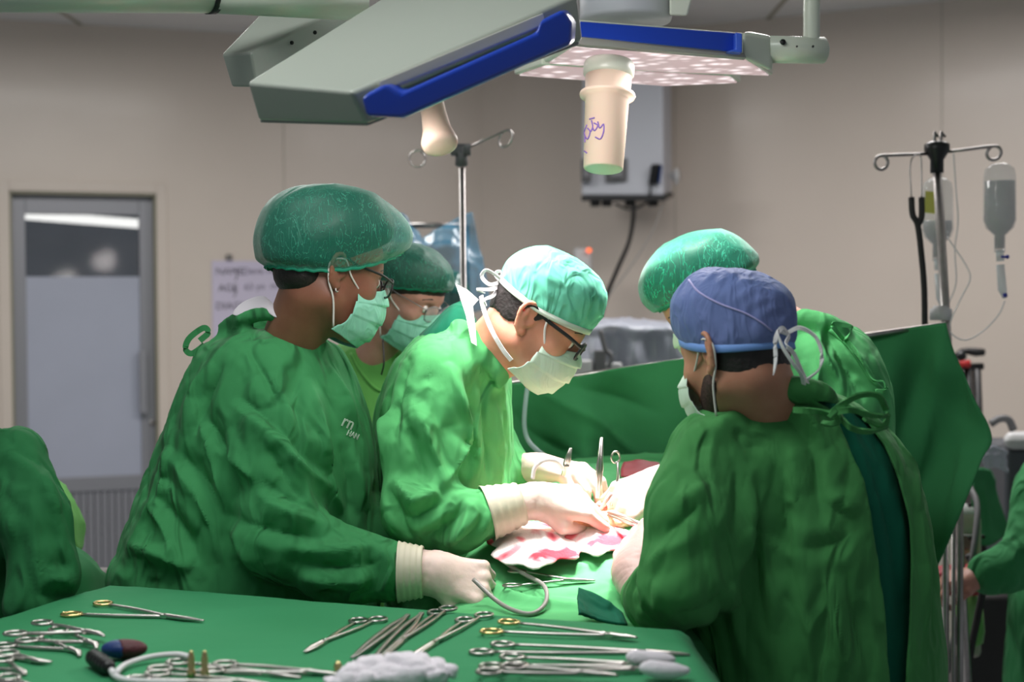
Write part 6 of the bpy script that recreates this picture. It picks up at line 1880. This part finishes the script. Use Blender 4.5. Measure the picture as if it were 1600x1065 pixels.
net = [[P(x, y, dd_[j] + (ww[j] * (i / 3.0) if i else 0)) for j, (x, y) in enumerate(r)] for i, r in enumerate((tops, r1, r2, r3, r4, r5))]
SD_ = sheet('screen_drape', net, MT['drape'], n=12, amp=0.004, rsc=(5, 5, 3), seed=8, label='dark green drape stretched as a screen across the head of the table', cat='drape', solid=0.003,
            folds=[(((820, 600), (900, 640), (960, 680), (1010, 720)), 0.016, 0.03), (((800, 640), (850, 690), (920, 720)), -0.014, 0.03), (((880, 600), (960, 620), (1040, 650)), -0.012, 0.03), (((1478, 510), (1462, 600), (1440, 700), (1420, 800)), 0.02, 0.03), (((1455, 520), (1430, 620), (1400, 720)), -0.02, 0.03), (((1480, 520), (1500, 600), (1510, 670)), -0.018, 0.022), (((1510, 690), (1500, 750), (1475, 830)), 0.015, 0.02), (((1400, 530), (1380, 620), (1370, 700)), 0.012, 0.025)])
m = MB(); m.tube(pxline((786, 602, 3.665), (960, 579, 3.715), (1478, 507, 3.615)), 0.008, 10)
SF = empty('screen_support', [*P(1130, 560, 3.68)[:2], 0], 'steel screen bar carrying the green head drape', 'support')
m.build('cross_bar', MT['steel'], SF)
for q in ((1478, 507, 3.76), (790, 602, 3.80)):
    p = P(*q); m = MB(); m.tube([p, [p[0], p[1], 0.0]], 0.009, 10); m.build('upright', MT['steel'], SF)
m = MB(); m.tube(spline(pxline((826, 596, 3.50), (822, 620, 3.50), (819, 660, 3.50), (824, 685, 3.50), (838, 702, 3.48), (852, 712, 3.46)), 6), 0.006, 10)
m.build('clear_tube', MT['tube_clear'], label='clear bluish tube hanging down the green screen drape', cat='tube')
# ------------------------------------------------------------------ wrapped machines beyond
def hexa_px(x0, x1, y0, y1, d0, d1):
    return MB().hexa([P(x0, y1, d0), P(x1, y1, d0), P(x1, y1, d1), P(x0, y1, d1), P(x0, y0, d0), P(x1, y0, d0), P(x1, y0, d1), P(x0, y0, d1)])


def floor_box(x0, x1, ytop, d0, depth, zb=0.0):
    a, b = P(x0, ytop, d0), P(x1, ytop, d0); z = a[2]; dv = np.array([0, depth, 0])
    lo = [np.array([a[0], a[1], zb]), np.array([b[0], b[1], zb])]
    a = np.array([a[0], a[1], z]); b = np.array([b[0], b[1], z])
    return MB().hexa([lo[0], lo[1], lo[1] + dv, lo[0] + dv, a, b, b + dv, a + dv])


AM = empty('anaesthesia_machine', [*P(1000, 560, 5.2)[:2], 0], 'grey machine wrapped in crinkled clear plastic behind the screen drape', 'machine')
floor_box(935, 1075, 520, 5.2, 0.5).build('cabinet', MT['box_white'], AM, smooth=False, bevel=0.02)
hexa_px(965, 1050, 508, 522, 5.25, 5.5).build('top_box', MT['white_plastic'], AM, smooth=False, bevel=0.01)
net = []
for i, y in enumerate((500, 508, 530, 556, 585, 640)):
    net.append([P(x, y + 3 * math.sin(x * .05 + i), 5.13 + (0.25 if i == 0 else 0) + 0.03 * math.sin(x * 0.11 + i)) for x in (905, 930, 960, 990, 1020, 1050, 1085)])
sheet('plastic_cover', net, MT['film_clear'], n=10, amp=0.012, rsc=(9, 9, 4), seed=4, parent=AM)
for x0, x1, y0, y1 in ((903, 926, 562, 590), (928, 948, 546, 592), (945, 972, 566, 586), (880, 905, 570, 590)):
    hexa_px(x0, x1, y0, y1, 5.05, 5.12).build('control_block', MT['white_plastic'] if x0 != 928 else MT['grey_plastic'], AM, smooth=False, bevel=0.008)
m = MB(); m.tube(spline(pxline((938, 515, 5.0), (946, 545, 5.0), (955, 556, 5.0), (950, 575, 5.0)), 6), 0.009, 8); m.build('hose', MT['grey_plastic'], AM)

SR = empty('wrapped_rack', [*P(690, 400, 4.9)[:2], 0], 'dark rack wrapped in shiny blue plastic film by the slim stand', 'rack')
for y, x0, x1 in ((352, 628, 720), (378, 664, 722)):
    m = MB(); m.tube([P(x0, y, 4.9), P(x1, y, 4.9)], 0.010 if y < 360 else 0.006, 10); m.build('rail', MT['steel_dark'], SR)
for x in (728, 640):
    p = P(x, 352, 4.9); m = MB(); m.box((p[0], p[1], p[2] / 2), (0.022, 0.03, p[2])); m.build('upright', MT['grey_plastic'], SR, smooth=False)
net = [[P(612, 332, 4.85), P(625, 334, 4.85), P(640, 350, 4.85), P(655, 362, 4.85)], [P(600, 380, 4.8), P(630, 380, 4.78), P(655, 385, 4.8), P(672, 400, 4.82)], [P(595, 430, 4.8), P(640, 425, 4.76), P(668, 430, 4.8), P(690, 440, 4.85)], [P(600, 480, 4.8), P(640, 480, 4.78), P(680, 475, 4.8), P(700, 480, 4.85)]]
sheet('blue_film', net, MT['film_blue'], n=10, amp=0.018, rsc=(10, 10, 8), seed=2, parent=SR)
net = [[P(662, 372, 4.8), P(690, 356, 4.8), P(715, 340, 4.82), P(738, 331, 4.82)], [P(665, 390, 4.76), P(700, 385, 4.75), P(725, 380, 4.8), P(748, 385, 4.82)], [P(680, 430, 4.78), P(705, 430, 4.75), P(730, 425, 4.78), P(758, 430, 4.82)], [P(690, 500, 4.8), P(710, 500, 4.78), P(735, 490, 4.78), P(768, 480, 4.82)]]
sheet('blue_film', net, MT['film_blue'], n=10, amp=0.016, rsc=(10, 10, 8), seed=6, parent=SR)
net = [[P(676, 432, 4.7), P(695, 420, 4.7), P(715, 425, 4.7), P(730, 440, 4.7)], [P(672, 450, 4.65), P(695, 450, 4.62), P(715, 452, 4.65), P(735, 455, 4.7)], [P(680, 480, 4.7), P(698, 482, 4.68), P(715, 480, 4.7), P(730, 478, 4.72)]]
sheet('green_film', net, MT['film_teal'], n=8, amp=0.012, rsc=(12, 12, 10), seed=7, parent=SR)

# ------------------------------------------------------------------ right background
TR = empty('tripod_handle_stand', [*P(1520, 560, 5.05)[:2], 0], 'dark stand with a black grip bar and a red collar, right of the screen drape', 'stand')
m = MB(); m.tube(pxline((1500, 549, 5.05), (1512, 548, 5.05), (1525, 550, 5.05), (1538, 550, 5.05)), [0.009, 0.013, 0.016, 0.012], 14); m.build('grip', MT['black_rubber'], TR)
m = MB(); m.tube(pxline((1496, 560, 5.05), (1505, 552, 5.05)), 0.02, 12); m.build('knob', MT['black'], TR)
m = MB(); m.tube(pxline((1497, 573, 5.05), (1536, 572, 5.05)), 0.012, 12); m.build('cross_bar', MT['black'], TR)
m = MB(); m.tube(pxline((1500, 568, 5.04), (1515, 568, 5.04)), 0.014, 12); m.build('collar', plain('red_collar', srgb(190, 40, 40), 0.5), TR)
for x in (1512, 1526):
    a = P(x, 576, 5.05); m = MB(); m.tube([a, [a[0] + 0.05, a[1], 0.02]], 0.015, 12); m.build('upright', MT['black'], TR)
BN = empty('waste_bin', [*P(1592, 700, 4.7)[:2], 0], 'dark grey bin with a rounded white lid at the right edge of the frame', 'bin')
floor_box(1572, 1660, 700, 4.7, 0.4).build('bin_body', plain('bin_grey', srgb(70, 74, 80), 0.5), BN, smooth=False, bevel=0.02)
hexa_px(1568, 1665, 674, 702, 4.66, 5.12).build('lid', MT['white_plastic'], BN, smooth=False, bevel=0.04)
m = MB(); m.tube(spline(pxline((1548, 662, 4.8), (1562, 654, 4.8), (1576, 656, 4.8), (1584, 672, 4.8)), 6), 0.013, 10); m.build('corrugated_hose', MT['grey_plastic'], label='short grey hose arching behind the white bin lid', cat='hose')
CT = empty('equipment_cart', [*P(1545, 800, 4.9)[:2], 0], 'dark equipment cart standing behind the hanging green cloth', 'cart')
floor_box(1532, 1572, 736, 4.9, 0.4, 0.1).build('cart_body', plain('cart_dark', srgb(44, 38, 38), 0.6), CT, smooth=False, bevel=0.01)
floor_box(1500, 1600, 930, 4.7, 0.55, 0.10).build('cart_base', MT['black_rubber'], CT, smooth=False, bevel=0.02)
for x in (1512, 1560):
    c = P(x, 1035, 4.6); m = MB(); m.lathe([(0.05, -0.02), (0.06, -0.012), (0.06, 0.012), (0.05, 0.02)], (c[0], c[1], 0.06), (1, 0, 0), 20); m.build('castor', MT['black_rubber'], CT)
net = [[P(x, y, 4.6 + 0.02 * k) for k, (x, y) in enumerate(r)] for r in (((1524, 734), (1534, 730), (1546, 734), (1552, 742)), ((1518, 770), (1532, 772), (1548, 770), (1560, 776)), ((1522, 820), (1538, 820), (1556, 812), (1572, 812)), ((1526, 850), (1545, 852), (1562, 842), (1577, 832)))]
sheet('hanging_cloth', net, MT['drape'], n=8, amp=0.008, rsc=(12, 12, 6), label='green cloth hanging over the dark cart on the right', cat='cloth', solid=0.004)
net = [[P(x, y, 4.5 + 0.02 * k) for k, (x, y) in enumerate(r)] for r in (((1538, 702), (1552, 696), (1568, 706)), ((1536, 718), (1555, 714), (1572, 722)), ((1540, 732), (1556, 730), (1570, 738)))]
sheet('crumpled_film', net, MT['film_clear'], n=8, amp=0.016, rsc=(24, 24, 24), label='crumpled clear plastic on top of the dark cart', cat='plastic sheet', solid=0.002)
SU = empty('suction_unit', [*P(1512, 860, 4.2)[:2], 0], 'cream suction unit with a rounded top behind the chrome poles', 'machine')
floor_box(1494, 1536, 802, 4.2, 0.25, 0.45).build('case', MT['cream_plastic'], SU, smooth=False, bevel=0.02)
m = MB(); a = P(1511, 808, 4.2); m.lathe([(0.036, -0.10), (0.038, 0.10)], a + [0, 0.11, 0], (0, 1, 0), 24); m.build('rounded_top', MT['white_plastic'], SU)
hexa_px(1498, 1520, 835, 858, 4.17, 4.21).build('control_panel', plain('panel_grey', srgb(120, 120, 118), 0.5), SU, smooth=False, bevel=0.004)
for x, y in ((1515, 789), (1515, 840), (1536, 838)): m = MB(); m.lathe([(0.006, 0), (0.006, 0.004)], P(x, y, 4.16), (0, -1, 0), 10); m.build('knob', MT['black'], SU)
a = P(1515, 960, 4.25); m = MB(); m.tube([[a[0], a[1] + .1, 0.5], [a[0], a[1] + .1, 0.04]], 0.03, 12); m.box((a[0], a[1] + .1, 0.03), (0.3, 0.3, 0.04)); m.build('pedestal', MT['steel_dark'], SU)
for x, x2, l in ((1490, 1494, 'left'), (1500, 1503, 'right')):
    a = P(x, 775, 3.75); m = MB(); m.tube([a, [a[0], a[1], 0.0]], 0.006 if l == 'left' else 0.009, 12)
    m.build('chrome_pole', MT['steel_dark'], label='upright chrome pole in front of the cream unit, %s of two' % l, cat='pole', group='chrome poles at the right')
m = MB(); V, F = nets(union([(ell(P(1482, 905, 4.05), (0.06, 0.05, 0.045)), 0), (ell(P(1525, 905, 4.1), (0.07, 0.05, 0.05)), 0.03)]), P(1505, 905, 4.05) - 0.2, P(1505, 905, 4.05) + 0.2, 0.007)
mesh('red_bag', V + normals(V, F) * (0.006 * ridged(V * 22, 5))[:, None], F, MT['red_cloth'], label='dark red bag hanging behind the chrome poles', cat='bag')
m = MB(); c = P(1513, 1010, 4.15); zc = P(1513, 925, 4.15)[2] - c[2]; m.lathe([(0.02, 0), (0.042, 0.015), (0.046, zc * 0.3), (0.040, zc * 0.8), (0.02, zc)], c, (0, 0, 1), 24)
m.build('suction_canister', MT['pale_green'], label='pale green canister hanging below the red bag', cat='canister')
m = MB(); m.tube(spline(pxline((1516, 762, 4.05), (1526, 785, 4.0), (1526, 820, 3.95), (1518, 880, 3.9), (1505, 940, 3.9), (1490, 1000, 3.9), (1480, 1050, 3.9)), 8), 0.009, 10)
m.build('suction_hose', MT['grey_plastic'], label='thick grey hose falling past the cream suction unit', cat='hose')
m = MB(); m.tube(spline(pxline((1510, 872, 3.95), (1522, 868, 3.95), (1532, 880, 3.95), (1536, 915, 3.95), (1528, 960, 3.95), (1518, 1010, 3.95), (1510, 1065, 3.95)), 8), 0.010, 10)
m.build('rubber_hose', MT['black_rubber'], label='black rubber hose dropping beside the seated person\'s hand', cat='hose')

# ------------------------------------------------------------------ left background: cloth-covered stand
CS = empty('covered_stand', [*P(100, 860, 3.4)[:2], 0], 'low stand heaped with two green cloths behind the person at the left edge', 'stand')
a = P(70, 800, 3.45); m = MB(); m.box((a[0], a[1] + .12, 0.42), (0.22, 0.2, 0.84)); m.build('stand_body', MT['steel_dark'], CS, smooth=False, bevel=0.02)
net = [[P(x, y, d) for x, y, d in r] for r in (((20, 760, 3.6), (60, 742, 3.55), (90, 750, 3.5), (105, 765, 3.55)), ((20, 790, 3.35), (65, 780, 3.32), (105, 790, 3.35), (128, 808, 3.45)), ((30, 830, 3.3), (75, 830, 3.28), (110, 830, 3.32), (132, 825, 3.45)), ((40, 900, 3.3), (80, 890, 3.28), (110, 872, 3.32), (128, 850, 3.45)))]
sheet('cloth_cover', net, MT['scrub_lime'], n=10, amp=0.008, rsc=(8, 8, 8), parent=CS, solid=0.004)
net = [[P(x, y, d) for x, y, d in r] for r in (((80, 862, 3.3), (105, 852, 3.25), (130, 862, 3.25), (150, 880, 3.3)), ((80, 890, 3.15), (110, 885, 3.1), (140, 890, 3.15), (165, 905, 3.25)), ((90, 940, 3.1), (115, 940, 3.08), (145, 940, 3.1), (168, 930, 3.25)))]
sheet('cloth_cover', net, MT['drape'], n=10, amp=0.008, rsc=(8, 8, 8), seed=3, parent=CS, solid=0.004)
